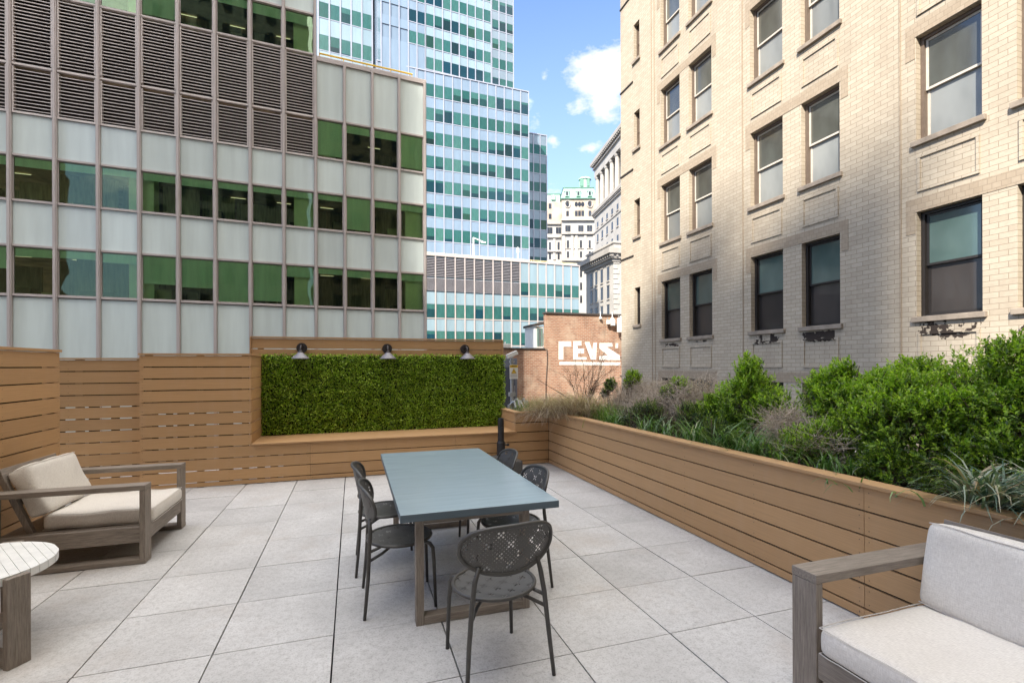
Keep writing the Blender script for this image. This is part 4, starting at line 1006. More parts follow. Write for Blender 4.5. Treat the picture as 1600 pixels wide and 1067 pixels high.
def make_chair(label):
    t = thing('dining_chair', label, 'chair', (0, 0, 0), 0, 'charcoal perforated chairs around the dining table')
    # seat
    b = MB(); N = 48; rs_ = [(.228*math.cos(2*math.pi*k/N), .222*math.sin(2*math.pi*k/N)) for k in range(N)]
    b.tube([(x, y, .447) for x, y in rs_], .011, 8, closed=True); sr = b.build('seat_rim', MT['chair'], t, smooth=True)
    vs, fs, uvs = [], [], []
    for (zoff, flip) in ((0, 0), (-.003, 1)):
        n0 = len(vs)
        for i in range(9):
            f = i/8
            for k in range(N):
                x, y = rs_[k][0]*f*.985, rs_[k][1]*f*.985
                vs.append((x, y, .440+zoff+.009*f**4-.004*(1-f))); uvs.append((x+1, y+1))
        for i in range(8):
            for k in range(N):
                q = (n0+i*N+k, n0+(i+1)*N+k, n0+(i+1)*N+(k+1) % N, n0+i*N+(k+1) % N)
                fs.append(q if not flip else q[::-1])
    uvmesh('seat', vs, fs, uvs, MT['perf'], t)
    # backrest
    ol = back_outline(); N = len(ol)
    b = MB(); b.tube([back_pt(u, v) for u, v in ol], .0115, 8, closed=True); b.build('back_rim', MT['chair'], t, smooth=True)
    vs, fs, uvs = [], [], []
    for (off, flip) in ((0, 0), (.003, 1)):
        n0 = len(vs)
        for i in range(9):
            f = i/8
            for k in range(N):
                u = ol[k][0]*f*.985; v = .135+(ol[k][1]-.135)*f*.985
                p = back_pt(u, v); vs.append((p[0], p[1]+off, p[2])); uvs.append((u+1, v+1))
        for i in range(8):
            for k in range(N):
                q = (n0+i*N+k, n0+(i+1)*N+k, n0+(i+1)*N+(k+1) % N, n0+i*N+(k+1) % N)
                fs.append(q if flip else q[::-1])
    uvmesh('backrest', vs, fs, uvs, MT['perf'], t)
    for s in (-1, 1):
        j = back_pt(s*.165, .055)
        b = MB(); b.tube([(s*.245, -.245, 0), (s*.224, -.222, .25), (s*.205, -.213, .44), (s*.188, -.205, .55), (j[0], j[1]-.004, j[2]), ], [.0105, .0125, .0135, .0135, .011], 10); b.build('leg', MT['chair'], t, smooth=True)
        b = MB(); b.tube([(s*.205, .225, 0), (s*.196, .215, .30), (s*.190, .208, .40), (s*.178, .190, .428), (s*.150, .16, .434)], [.0105, .0125, .0135, .0135, .012], 10); b.build('leg', MT['chair'], t, smooth=True)
        b = MB(); b.tube([(s*.208, -.213, .425), (s*.18, -.165, .432), (s*.165, -.14, .436)], .0105, 8); b.build('seat_bracket', MT['chair'], t, smooth=True)
        b = MB(); b.tube([(s*.212, -.218, .365), (s*.15, -.13, .385), (s*.06, -.04, .412), (s*.05, .02, .425)], .010, 8); b.build('brace', MT['chair'], t, smooth=True)
    b = MB(); b.box(-.12, -.06, .424, .12, .06, .434); b.build('seat_support', MT['chair'], t)
    return t
ch = make_chair('charcoal perforated chair nearest the camera, seen from behind at the head of the table')
ch.location = (.745, 2.62, 0); ch.rotation_euler.z = R(6)
for (x, y, rz_, lab) in ((.31, 3.55, -90, 'charcoal perforated chair on the left side of the table, the nearer of the two'),
                         (.265, 4.23, -91, 'charcoal perforated chair on the left side of the table, the farther of the two'),
                         (1.16, 3.60, 90, 'charcoal perforated chair on the right side of the table, the nearer of the two'),
                         (1.19, 4.42, 88, 'charcoal perforated chair right of the table, the farther one by the umbrella base')):
    c = copy_tree(ch); c.location = (x, y, 0); c.rotation_euler.z = R(rz_); c['label'] = lab

# ---- umbrella base
um = thing('umbrella_base', 'black umbrella stand with no parasol, behind the far right corner of the table', 'umbrella base', (2.19, 7.28, 0))
b = MB(); b.box(-.27, -.27, .0, .27, .27, .20); b.build('weight', MT['chair'], um, bevel=.02)
b = MB(); b.lathe((0, 0, .201), [(.17, 0), (.165, .03), (.10, .05), (.06, .055)], 24); b.build('plate', MT['chair'], um)
b = MB(); b.lathe((0, 0, .25), [(.066, 0), (.066, .20), (.052, .23)], 20); b.build('collar', MT['black'], um, smooth=False)
b = MB(); b.lathe((0, 0, .475), [(.050, 0), (.048, .32), (.040, .36)], 20); b.box(-.012, -.062, .62, .012, -.045, .70); b.build('sleeve', MT['black'], um)
b = MB(); b.tube([(.05, -.02, .42), (.10, -.04, .42)], .012, 8); b.lathe((.105, -.042, .405), [(.02, 0), (.02, .03)], 10); b.build('knob', MT['black'], um)

# ---- cushions
def fabricmat():
    m, t, b = newmat('oatmeal_fabric')
    v = wallvec(t)
    wv = node(t, 'ShaderNodeTexNoise', {'Vector': node(t, 'ShaderNodeMapping', {'Vector': v, 'Scale': (40, 260, 1)}).outputs[0], 'Scale': 1.0, 'Detail': 4}).outputs['Fac']
    wu = node(t, 'ShaderNodeTexNoise', {'Vector': node(t, 'ShaderNodeMapping', {'Vector': v, 'Scale': (260, 40, 1)}).outputs[0], 'Scale': 1.0, 'Detail': 4}).outputs['Fac']
    w2 = m_(t, 'ADD', wv, wu)
    st = noise_(t, 3.5, detail=5)
    col = mixrgb(t, ramp(t, m_(t, 'MULTIPLY', w2, .5), [(.35, 0.0), (.65, 1.0)]), (.56, .515, .455), (.76, .715, .645))
    col = mixrgb(t, ramp(t, st, [(.5, 0.0), (.8, .3)]), col, (.47, .42, .365))
    t.links.new(col, b.inputs['Base Color']); b.inputs['Roughness'].default_value = .9; b.inputs['Sheen Weight'].default_value = .2; b.inputs['Specular IOR Level'].default_value = .15
    bump(t, b, w2, .2, .0015); return m
MT['fabric'] = fabricmat(); MT['piping'] = pmat('cushion_seam', (.60, .56, .51), .9)
def cushion(name, size, parent, loc, rot=(0, 0, 0), puff=.02, seed=0, r=.02):
    sx, sy, sz = size; nx, ny, nz_ = max(4, int(sx/.05)), max(4, int(sy/.05)), max(3, int(sz/.035))
    vs = {}; V = []; Fc = []
    def vid(i, j, k):
        key = (i, j, k)
        if key in vs: return vs[key]
        a, b_, c = i/nx*2-1, j/ny*2-1, k/nz_*2-1
        p = Vector((a*sx/2, b_*sy/2, c*sz/2))
        inner = Vector((max(-sx/2+r, min(sx/2-r, p.x)), max(-sy/2+r, min(sy/2-r, p.y)), max(-sz/2+r, min(sz/2-r, p.z))))
        d = p-inner
        if d.length > 1e-6: p = inner + d.normalized()*r
        q = (1-a**4)*(1-b_**4)
        p.z += c*puff*q; p.x += a*puff*.5*(1-c*c)*(1-b_**4); p.y += b_*puff*.5*(1-c*c)*(1-a**4)
        n_ = noise.noise(Vector((p.x*5+seed*7, p.y*5, p.z*5)))*.010 + noise.noise(Vector((p.x*11+seed*3, p.y*13, p.z*9)))*.0035
        p += Vector((n_, n_, n_*1.3))
        vs[key] = len(V); V.append(tuple(p)); return vs[key]
    for i in range(nx):
        for j in range(ny):
            Fc.append((vid(i,j,nz_), vid(i+1,j,nz_), vid(i+1,j+1,nz_), vid(i,j+1,nz_))); Fc.append((vid(i,j,0), vid(i,j+1,0), vid(i+1,j+1,0), vid(i+1,j,0)))
    for i in range(nx):
        for k in range(nz_):
            Fc.append((vid(i,0,k), vid(i+1,0,k), vid(i+1,0,k+1), vid(i,0,k+1))); Fc.append((vid(i,ny,k), vid(i,ny,k+1), vid(i+1,ny,k+1), vid(i+1,ny,k)))
    for j in range(ny):
        for k in range(nz_):
            Fc.append((vid(0,j,k), vid(0,j,k+1), vid(0,j+1,k+1), vid(0,j+1,k))); Fc.append((vid(nx,j,k), vid(nx,j+1,k), vid(nx,j+1,k+1), vid(nx,j,k+1)))
    me = bpy.data.meshes.new(name); me.from_pydata(V, [], Fc); me.materials.append(MT['fabric']); me.polygons.foreach_set('use_smooth', [True]*len(Fc))
    o = bpy.data.objects.new(name, me); COL.objects.link(o); o.parent = parent; o.location = loc; o.rotation_euler = rot
    sub_ = o.modifiers.new('s', 'SUBSURF'); sub_.levels = 1; sub_.render_levels = 1
    # seam lines
    b = MB()
    for k in (0, nz_):
        lst = [V[vid(i, 0, k)] for i in range(nx+1)] + [V[vid(nx, j, k)] for j in range(1, ny+1)] + [V[vid(i, ny, k)] for i in range(nx-1, -1, -1)] + [V[vid(0, j, k)] for j in range(ny-1, 0, -1)]
        b.tube([Vector(p)*1.0 for p in lst], .0026, 5, closed=True)
    b.build('seam', MT['piping'], o, smooth=True)
    return o
# ---- lounge seat: local +x is forward, y runs across, front plane x=0
def lounge(name, label, cat, loc, rz_, W, DP, ncush, lean, gap_y=.15):
    t = thing(name, label, cat, loc, rz_)
    PW = .135; TH = .042; AH = .66
    for k, y0 in enumerate((0, W-PW)):
        b = MB(); b.box(-DP, y0, AH-TH, 0, y0+PW, AH); b.build('armrest', MT['grey_wood_x'], t, bevel=.003)
        b = MB(); b.box(-TH, y0+.001, TH+.001, -.001, y0+PW-.001, AH-TH-.001); b.build('leg', MT['grey_wood_z'], t, bevel=.003)
        b = MB(); b.box(-DP, y0+.001, TH+.001, -DP+TH, y0+PW-.001, AH-TH-.001); b.build('leg', MT['grey_wood_z'], t, bevel=.003)
        b = MB(); b.box(-DP, y0, .004, 0, y0+PW, TH); b.build('runner', MT['grey_wood_x'], t, bevel=.003)
        ys = y0+PW*.45 if k == 0 else y0+PW*.2
        b = MB(); b.box(-DP+TH+.001, y0+.05 if k == 0 else y0+.035, .17, -TH-.001, y0+.10 if k == 0 else y0+.085, .30); b.build('side_rail', MT['grey_wood_x'], t, bevel=.003)
    b = MB(); b.box(-TH*.9, PW+.001, .18, -.006, W-PW-.001, .30); b.build('front_rail', MT['grey_wood_y'], t, bevel=.003)
    b = MB(); b.box(-DP+TH+.002, PW*.8, .262, -TH, W-PW*.8, .30)
    b.build('seat_deck', MT['grey_wood_y'], t)
    ln = math.tan(R(lean)); bx = -DP+.30
    def bp(z): return bx - (z-.25)*ln
    for y in ([PW+.005, W-PW-.055] + ([W/2-.025] if W > 1.5 else [])):
        b = MB(); b.obox(((bp(.16)+bp(.80))/2-.06, y+.025, .48), (.045/2, 0, 0), (0, .025, 0), ((bp(.80)-bp(.16))/2, 0, .32)); b.build('back_upright', MT['grey_wood_z'], t, bevel=.003)
    b = MB()
    b.obox((bp(.77)-.06, W/2, .775), (.02, 0, .006), (0, W/2-PW-.0, 0), (-.015*ln*3, 0, .055)); b.obox((bp(.56)-.06, W/2, .56), (.012, 0, .004), (0, W/2-PW-.06, 0), (-.01, 0, .04))
    b.build('back_rail', MT['grey_wood_y'], t, bevel=.003)
    ci = (W-2*PW-.02)/ncush
    for k in range(ncush):
        yc = PW+.01+ci*(k+.5)
        depth = DP-.30+.03
        cushion('seat_cushion', (depth, ci-.006, .135), t, (.015-depth/2, yc, .302+.0675), puff=.006, seed=k+len(label))
        cushion('back_cushion', (.155, ci-.01, .42), t, (bp(.63)+.055, yc, .63), (0, R(-lean), 0), puff=.010, seed=k+9+len(label), r=.028)
    return t
lounge('lounge_armchair', 'grey wooden lounge armchair with oatmeal cushions by the left fence', 'armchair', (-1.665, 4.84, 0), 0, 1.045, 1.06, 1, 22)
lounge('outdoor_sofa', 'grey wooden outdoor sofa with pale cushions at the bottom right against the planter', 'sofa', (2.065, 1.865, 0), R(180), 2.3, 1.03, 2, 12)

# ---- coffee table
ct = thing('coffee_table', 'round white slatted coffee table on crossed grey wooden legs, cut by the left edge', 'coffee table', (-2.16, 3.65, 0))
b = MB(); RR = .42; ang = R(35)
for k in range(-9, 10):
    x0, x1 = k*.0445-.0212, k*.0445+.0212
    if max(abs(x0), abs(x1)) >= RR: 
        x1 = min(x1, RR-.004); x0 = max(x0, -RR+.004)
        if x1-x0 < .01: continue
    def yy(x): return math.sqrt(max(RR*RR-x*x, 0))
    n = 5; xsn = [x0+(x1-x0)*i/n for i in range(n+1)]
    pts = [(x, -yy(x)) for x in xsn] + [(x, yy(x)) for x in xsn[::-1]]
    c, s = math.cos(ang), math.sin(ang)
    b.prism([(p[0]*c-p[1]*s, p[0]*s+p[1]*c) for p in pts], 'z', .455, .50)
b.build('tabletop', pmat('white_slats', (.70, .70, .67), .6, .08, 12, bmp=.3, bscale=50), ct)
b = MB(); b.lathe((0, 0, .44), [(.40, 0), (.405, .012)], 40); b.build('apron', MT['grey_wood_x'], ct)
for k in range(3):
    a = R(-31+120*k); c, s = math.cos(a), math.sin(a)
    b = MB(); b.obox((c*.445, s*.445, .248), (c*.018, s*.018, 0), (-s*.055, c*.055, 0), (0, 0, .248)); b.build('leg', MT['grey_wood_z'], ct, bevel=.003)
for k, a in enumerate((R(-31), R(89), R(209))):
    c, s = math.cos(a), math.sin(a)
    b = MB(); b.obox((c*.213, s*.213, .025+.0006*k), (c*.213, s*.213, 0), (-s*.05, c*.05, 0), (0, 0, .021)); b.build('runner', MT['grey_wood_x'], ct, bevel=.003)

# ---- wall lamps
def wall_lamp(x, lab):
    t = thing('wall_lamp', lab, 'wall lamp', (x, 8.56, 1.90), 0, 'barn style lamps along the fence above the boxwood')
    b = MB(); n = 28; b.prism([(.082*math.cos(2*math.pi*k/n), .05+.082*math.sin(2*math.pi*k/n)) for k in range(n)], 'y', -.035, -.002); b.build('backplate', MT['lampdark'], t, bevel=.004)
    b = MB(); b.tube([(0, -.035, .06), (0, -.12, .085), (0, -.20, .07), (0, -.235, .02), (0, -.235, -.03)], .013, 10); b.lathe((0, -.235, -.045), [(.03, 0), (.034, .03), (.02, .05)], 16); b.build('arm', MT['lampdark'], t, smooth=True)
    b = MB(); b.lathe((0, -.235, -.125), [(.135, 0), (.128, .012), (.045, .088), (.034, .10)], 32); b.build('shade', MT['lampgrey'], t, smooth=False)
    return t
wall_lamp(-.79, 'grey cone wall lamp on the brown fence, leftmost of the three')
wall_lamp(.55, 'grey cone wall lamp on the brown fence, middle one of the three')
wall_lamp(1.90, 'grey cone wall lamp on the brown fence, rightmost of the three')

# ---- warning sign post and cabinet behind the terrace corner
P = (3.13, 9.6, .3)
t = thing('camera_post', 'galvanised pole with a white camera on top, just right of the boxwood', 'post', P)
b = MB(); b.tube([(0, 0, 0), (0, 0, 1.50)], .032, 12); b.build('pole', MT['galv'], t)
b = MB(); b.obox((-.01, -.05, 1.585), (.11, 0, .045), (0, .045, 0), (-.015, 0, .04)); b.tube([(0, 0, 1.49), (.04, 0, 1.6), (.10, 0, 1.64)], .02, 8); b.build('camera_housing', MT['white'], t, bevel=.008)
b = MB(); b.box(-.06, -.06, .72, .06, .06, .80); b.box(-.045, -.055, 1.41, .045, .045, 1.46); b.build('clamp', MT['galv'], t)
sg = thing('warning_sign', 'small white warning sign with a yellow band and triangle, hung on the galvanised pole', 'sign', (3.155, 9.55, 1.38))
b = MB(); b.box(-.09, -.006, 0, .09, 0, .29); b.build('panel', MT['white'], sg)
b = MB(); b.box(-.088, -.009, .235, .088, -.0062, .287); b.build('header_band', MT['yellow'], sg)
b = MB(); b.prism([(-.058, .115), (.058, .115), (0, .218)], 'y', -.009, -.0062); tr_ = b.build('triangle', MT['yellow'], sg)
b = MB(); b.prism([(-.010, .19), (.006, .162), (-.002, .162), (.010, .135), (-.012, .168), (-.004, .168)], 'y', -.012, -.0095)
b.tube([(-.054, -.0105, .118), (.054, -.0105, .118), (0, -.0105, .213)], .0035, 4, closed=True); b.build('symbol', MT['black'], tr_)
b = MB(); b.poly([(-.076, -.0095, .248), (-.056, -.0095, .248), (-.066, -.0095, .27)])
for k in range(6): b.box(-.045+k*.019, -.0102, .25, -.033+k*.019, -.0093, .272)
b.build('header_marks', MT['black'], sg)
b = MB()
for z in (.085, .07, .055, .04):
    x = -.07
    while x < .065: wv = random.uniform(.008, .022); b.box(x, -.008, z, min(x+wv, .07), -.0062, z+.006); x += wv+.006
b.build('fine_print', pmat('grey_print', (.35, .35, .35), .7), sg)
cb2 = thing('electrical_cabinet', 'blue grey metal cabinet behind the galvanised pole', 'cabinet', (3.28, 10.6, .6))
b = MB(); b.box(-.30, 0, 0, .31, .35, 1.22); b.build('casing', MT['bluegrey'], cb2, bevel=.01)
b = MB(); b.box(-.25, -.03, .1, .23, -.002, 1.02); b.build('door', pmat('dark_cabinet_door', (.07, .08, .11), .4), cb2)
b = MB(); b.box(.22, -.05, .45, .24, -.03, .60); b.build('handle', MT['galv'], cb2)
pf = thing('pipe_fittings', 'cluster of galvanised pipes and valves at the foot of the pole', 'pipes', (3.17, 9.5, .6))
b = MB()
for k in range(5):
    x = -.12+k*.07; b.tube([(x, .02*k, 0), (x, .02*k, .25+.05*(k % 3)), (x+.08, -.05, .32+.05*(k % 2)), (x+.10, -.12, .2)], .028, 8)
    b.lathe((x, .02*k, .2), [(.045, 0), (.045, .05)], 10)
b.build('fittings', MT['galv'], pf)

# ================================================================== PLANTS
def nrm(a): return a/np.maximum(np.linalg.norm(a, axis=1, keepdims=True), 1e-9)
def leaf_mesh(name, base, d, up, L, Wd, mat, parent, fold=.25, six=False):
    """base (N,3), d unit direction, up approx normal, L,Wd arrays; each leaf is a folded blade of real size."""
    n = len(base); d = nrm(d); s = nrm(np.cross(d, up)); nn = nrm(np.cross(s, d))
    L = L[:, None]; Wd = Wd[:, None]
    if six:
        v = np.stack([base, base+d*L*.35-s*Wd*.5+nn*Wd*fold, base+d*L*.75-s*Wd*.38+nn*Wd*fold*.7, base+d*L, base+d*L*.75+s*Wd*.38+nn*Wd*fold*.7, base+d*L*.35+s*Wd*.5+nn*Wd*fold], 1)
        idx = np.arange(n)[:, None]*6
        f = np.concatenate([idx+np.array([0, 1, 2, 3]), idx+np.array([0, 3, 4, 5])], 0)
        return npmesh(name, v.reshape(-1, 3), f, 4, mat, parent)
    v = np.stack([base, base+d*L*.5-s*Wd*.5+nn*Wd*fold, base+d*L, base+d*L*.5+s*Wd*.5+nn*Wd*fold], 1)
    idx = np.arange(n)[:, None]*4
    f = np.concatenate([idx+np.array([0, 1, 2]), idx+np.array([0, 2, 3])], 0)
    return npmesh(name, v.reshape(-1, 3), f, 3, mat, parent)
def blades(name, root, az, th0, th1, L, Wd, mat, parent, segs=6, wtaper=1.0, twist=0):
    n = len(root); t = np.linspace(0, 1, segs+1)
    th = th0[:, None] + (th1-th0)[:, None]*t[None]
    ds = (L/segs)[:, None]
    r = np.concatenate([np.zeros((n, 1)), np.cumsum(np.sin(th[:, :-1])*ds, 1)], 1); z = np.concatenate([np.zeros((n, 1)), np.cumsum(np.cos(th[:, :-1])*ds, 1)], 1)
    h = np.stack([np.cos(az), np.sin(az)], 1)
    wob = rng.normal(0, .006, (n, segs+1))*t[None]
    cx = root[:, 0:1]+h[:, 0:1]*r-h[:, 1:2]*wob; cy = root[:, 1:2]+h[:, 1:2]*r+h[:, 0:1]*wob; cz = root[:, 2:3]+z
    w = Wd[:, None]*(1-t[None]**2.2*wtaper)*.5+.0004
    phi = az+math.pi/2+twist*rng.normal(0, 1, n)
    sx, sy = np.cos(phi)[:, None], np.sin(phi)[:, None]
    A = np.stack([cx-sx*w, cy-sy*w, cz], 2); B_ = np.stack([cx+sx*w, cy+sy*w, cz+w*.3], 2)
    V = np.stack([A, B_], 2).reshape(n, -1, 3); k = (segs+1)*2
    q = np.array([[2*i, 2*i+1, 2*i+3, 2*i+2] for i in range(segs)])
    f = (np.arange(n)[:, None, None]*k+q[None]).reshape(-1, 4)
    return npmesh(name, V.reshape(-1, 3), f, 4, mat, parent)
MT['box_leaf'] = leafmat('boxwood_leaf', [(0, (.07, .13, .010)), (.4, (.20, .34, .02)), (.75, (.40, .56, .045)), (1, (.62, .74, .16))], .38, .3)
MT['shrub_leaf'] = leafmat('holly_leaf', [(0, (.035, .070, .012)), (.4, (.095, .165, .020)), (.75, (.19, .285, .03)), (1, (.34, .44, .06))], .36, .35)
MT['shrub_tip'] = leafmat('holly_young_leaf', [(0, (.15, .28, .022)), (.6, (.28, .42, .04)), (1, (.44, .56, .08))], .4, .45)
MT['shrub_dark'] = leafmat('dark_shrub_leaf', [(0, (.015, .040, .014)), (.6, (.03, .075, .022)), (1, (.07, .13, .035))], .4, .3)
MT['strap'] = leafmat('strap_leaf', [(0, (.05, .12, .03)), (.5, (.11, .21, .06)), (.8, (.20, .31, .10)), (.93, (.40, .46, .34)), (1, (.46, .42, .24))], .35, .3)
MT['varieg'] = leafmat('variegated_leaf', [(0, (.05, .10, .07)), (.3, (.10, .17, .12)), (.55, (.26, .33, .26)), (.8, (.42, .42, .33)), (1, (.34, .22, .11))], .4, .25)
MT['grass'] = leafmat('green_grass', [(0, (.06, .13, .02)), (.6, (.14, .25, .04)), (1, (.30, .34, .10))], .5, .4)
MT['dry'] = leafmat('dry_grass', [(0, (.22, .15, .11)), (.5, (.42, .32, .25)), (.85, (.56, .46, .37)), (1, (.68, .60, .50))], .7, .25, .2)
MT['twig'] = pmat('twig_bark', (.10, .065, .045), .85, .3, 20)
MT['drytwig'] = pmat('dry_twig', (.44, .365, .285), .85, .3, 20)
# ---- boxwood panel
hp = thing('boxwood_panel', 'rectangular green boxwood hedge panel filling the niche under the three wall lamps', 'hedge', (.62, 8.5, .58))
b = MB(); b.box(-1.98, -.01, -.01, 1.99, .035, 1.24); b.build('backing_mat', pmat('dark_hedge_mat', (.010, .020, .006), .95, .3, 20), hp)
N = 38000
bx = rng.uniform(-1.995, 2.005, N); bz = rng.uniform(-.02, 1.26, N)+np.where(rng.uniform(0, 1, N) < .012, .03, 0)
dep = np.array([noise.noise(Vector((x*2.3, z*2.3, 1.7))) for x, z in zip(bx, bz)])*.03 + np.array([noise.noise(Vector((x*9, z*9, 5.7))) for x, z in zip(bx, bz)])*.028
by = -.055 - dep - rng.uniform(-.012, .035, N)
base = np.stack([bx, by+.02, bz], 1)
d = nrm(np.stack([rng.normal(0, .75, N), -np.abs(rng.normal(.55, .35, N)), rng.normal(.45, .7, N)], 1))
up = nrm(np.stack([rng.normal(0, .5, N), -rng.uniform(.2, 1, N), rng.uniform(.2, 1.2, N)], 1))
leaf_mesh('foliage', base, d, up, rng.uniform(.024, .042, N), rng.uniform(.016, .025, N), MT['box_leaf'], hp)

def twigs_tubes(paths, name, mat, parent, seg=5):
    b = MB()
    for pts, r in paths: b.tube(pts, r, seg, cap=False)
    return b.build(name, mat, parent, smooth=True)
def shrub(name, label, c, lobes, n_twig, Lf=.038, mat='shrub_leaf', tip='shrub_tip', seed=1, group=None, cat='shrub'):
    g = np.random.default_rng(seed); root = thing(name, label, cat, c, 0, group)
    vol = np.array([l[3]*l[4]*l[5] for l in lobes]); pr = vol**.75/np.sum(vol**.75)
    k = g.choice(len(lobes), n_twig, p=pr)
    cen = np.array([l[:3] for l in lobes])[k]; rad = np.array([l[3:6] for l in lobes])[k]
    u = nrm(g.normal(0, 1, (n_twig, 3))); u[:, 2] = np.where(u[:, 2] < -.6, -u[:, 2], u[:, 2])
    rr = g.uniform(.25, 1.0, n_twig)**.45
    lump = 1.35*np.array([noise.noise(Vector(tuple(q*2.6+seed)))+.6*noise.noise(Vector(tuple(q*6+seed*2))) for q in (cen+u*rad)/.35])
    rr = rr*(1+.30*lump)
    tipp = cen+u*rad*rr[:, None]
    dirn = nrm(u*.7+np.array([0, 0, .75])+g.normal(0, .35, (n_twig, 3)))
    tl_ = g.uniform(.06, .13, n_twig)
    nl = 11
    B_, D_, U_, LL = [], [], [], []
    for i in range(nl):
        f = (i+.5)/nl
        p = tipp-dirn*(tl_*(1-f))[:, None]
        side = nrm(np.cross(dirn, nrm(g.normal(0, 1, (n_twig, 3)))))
        dd = nrm(dirn*(.35+.6*f)+side*(1-.4*f))
        B_.append(p); D_.append(dd); U_.append(nrm(dirn+np.array([0, 0, .6])+g.normal(0, .25, (n_twig, 3)))); LL.append(Lf*g.uniform(.7, 1.15, n_twig)*(1-.25*f))
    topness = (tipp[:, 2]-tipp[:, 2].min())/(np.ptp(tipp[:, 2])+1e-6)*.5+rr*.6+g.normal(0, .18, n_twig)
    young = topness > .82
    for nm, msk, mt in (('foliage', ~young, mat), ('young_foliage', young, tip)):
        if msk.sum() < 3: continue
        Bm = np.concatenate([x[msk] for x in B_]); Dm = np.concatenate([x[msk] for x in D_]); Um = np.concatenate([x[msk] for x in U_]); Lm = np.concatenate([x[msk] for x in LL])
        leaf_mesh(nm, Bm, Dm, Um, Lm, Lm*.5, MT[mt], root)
    paths = []
    for l in lobes:
        for q in range(3):
            e = Vector(l[:3])+Vector(g.normal(0, .5, 3)*np.array(l[3:6])); s0 = Vector((g.normal(0, .05), g.normal(0, .05), -.02))
            m1 = s0.lerp(e, .5)+Vector(g.normal(0, .05, 3)); paths.append(([s0, m1, e], [.011, .007, .003]))
    for i in g.choice(n_twig, min(n_twig, 260), replace=False):
        p = Vector(tipp[i]); q = Vector(tipp[i]-dirn[i]*tl_[i]*1.2); c0 = Vector(cen[i]); paths.append(([c0.lerp(q, .35), q, p], [.003, .002, .0012]))
    twigs_tubes(paths, 'stems', MT['twig'], root)
    return root
SZ = .78
GR = 'evergreen shrubs in the planter'
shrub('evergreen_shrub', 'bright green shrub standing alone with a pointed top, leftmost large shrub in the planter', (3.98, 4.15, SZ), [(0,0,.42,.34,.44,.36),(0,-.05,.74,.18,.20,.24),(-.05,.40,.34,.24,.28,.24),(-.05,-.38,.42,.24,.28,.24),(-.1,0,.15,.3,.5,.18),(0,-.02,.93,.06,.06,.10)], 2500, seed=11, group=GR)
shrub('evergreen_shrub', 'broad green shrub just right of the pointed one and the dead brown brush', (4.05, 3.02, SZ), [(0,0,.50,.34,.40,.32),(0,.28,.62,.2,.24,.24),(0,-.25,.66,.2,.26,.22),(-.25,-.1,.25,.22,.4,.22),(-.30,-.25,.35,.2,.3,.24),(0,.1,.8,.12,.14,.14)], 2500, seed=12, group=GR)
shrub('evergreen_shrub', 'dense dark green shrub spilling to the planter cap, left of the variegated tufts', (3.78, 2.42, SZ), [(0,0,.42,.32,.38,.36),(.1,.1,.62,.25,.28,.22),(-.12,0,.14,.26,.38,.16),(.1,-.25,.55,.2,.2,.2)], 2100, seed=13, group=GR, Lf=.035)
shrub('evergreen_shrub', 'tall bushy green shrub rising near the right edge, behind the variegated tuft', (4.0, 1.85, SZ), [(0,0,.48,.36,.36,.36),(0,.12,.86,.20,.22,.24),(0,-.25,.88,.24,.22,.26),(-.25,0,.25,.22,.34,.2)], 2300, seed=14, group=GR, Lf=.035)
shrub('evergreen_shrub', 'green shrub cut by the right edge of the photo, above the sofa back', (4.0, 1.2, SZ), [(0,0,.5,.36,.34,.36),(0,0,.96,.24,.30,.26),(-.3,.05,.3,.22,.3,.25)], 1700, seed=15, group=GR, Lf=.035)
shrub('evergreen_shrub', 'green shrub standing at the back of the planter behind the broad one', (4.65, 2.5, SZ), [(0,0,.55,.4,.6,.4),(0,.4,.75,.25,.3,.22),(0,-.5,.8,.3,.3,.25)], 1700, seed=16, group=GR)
shrub('evergreen_shrub', 'small round green sprig above the brown brush, below the narrow window of the buff building', (3.95, 6.3, SZ), [(0,0,.70,.14,.16,.12),(0,.12,.60,.1,.1,.08)], 210, seed=17, group=GR)
shrub('evergreen_shrub', 'small bright green sprig among brown brush, left of the pointed shrub', (3.95, 5.28, SZ), [(0,-.05,.60,.13,.18,.14),(0,.2,.50,.12,.12,.10)], 260, seed=18, group=GR)
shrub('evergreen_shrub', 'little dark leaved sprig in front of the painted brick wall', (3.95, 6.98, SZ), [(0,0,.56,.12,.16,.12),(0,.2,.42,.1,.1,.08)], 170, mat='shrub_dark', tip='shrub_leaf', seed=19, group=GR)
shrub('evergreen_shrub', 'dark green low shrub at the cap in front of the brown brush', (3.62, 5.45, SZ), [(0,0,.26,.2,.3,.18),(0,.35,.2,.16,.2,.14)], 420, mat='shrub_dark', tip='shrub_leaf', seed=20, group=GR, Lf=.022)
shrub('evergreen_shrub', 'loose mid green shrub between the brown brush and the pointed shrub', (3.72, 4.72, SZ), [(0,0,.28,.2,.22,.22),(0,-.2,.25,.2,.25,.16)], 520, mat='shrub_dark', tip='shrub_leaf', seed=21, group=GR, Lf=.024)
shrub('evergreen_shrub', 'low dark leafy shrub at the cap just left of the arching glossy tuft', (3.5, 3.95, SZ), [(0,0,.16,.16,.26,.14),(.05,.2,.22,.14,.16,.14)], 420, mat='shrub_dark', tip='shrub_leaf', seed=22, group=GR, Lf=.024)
shrub('evergreen_shrub', 'low green shrub under the broad shrub, touching the planter cap', (3.5, 3.05, SZ), [(0,0,.18,.18,.3,.18),(.1,-.1,.3,.16,.2,.14)], 560, seed=23, group=GR, Lf=.028)
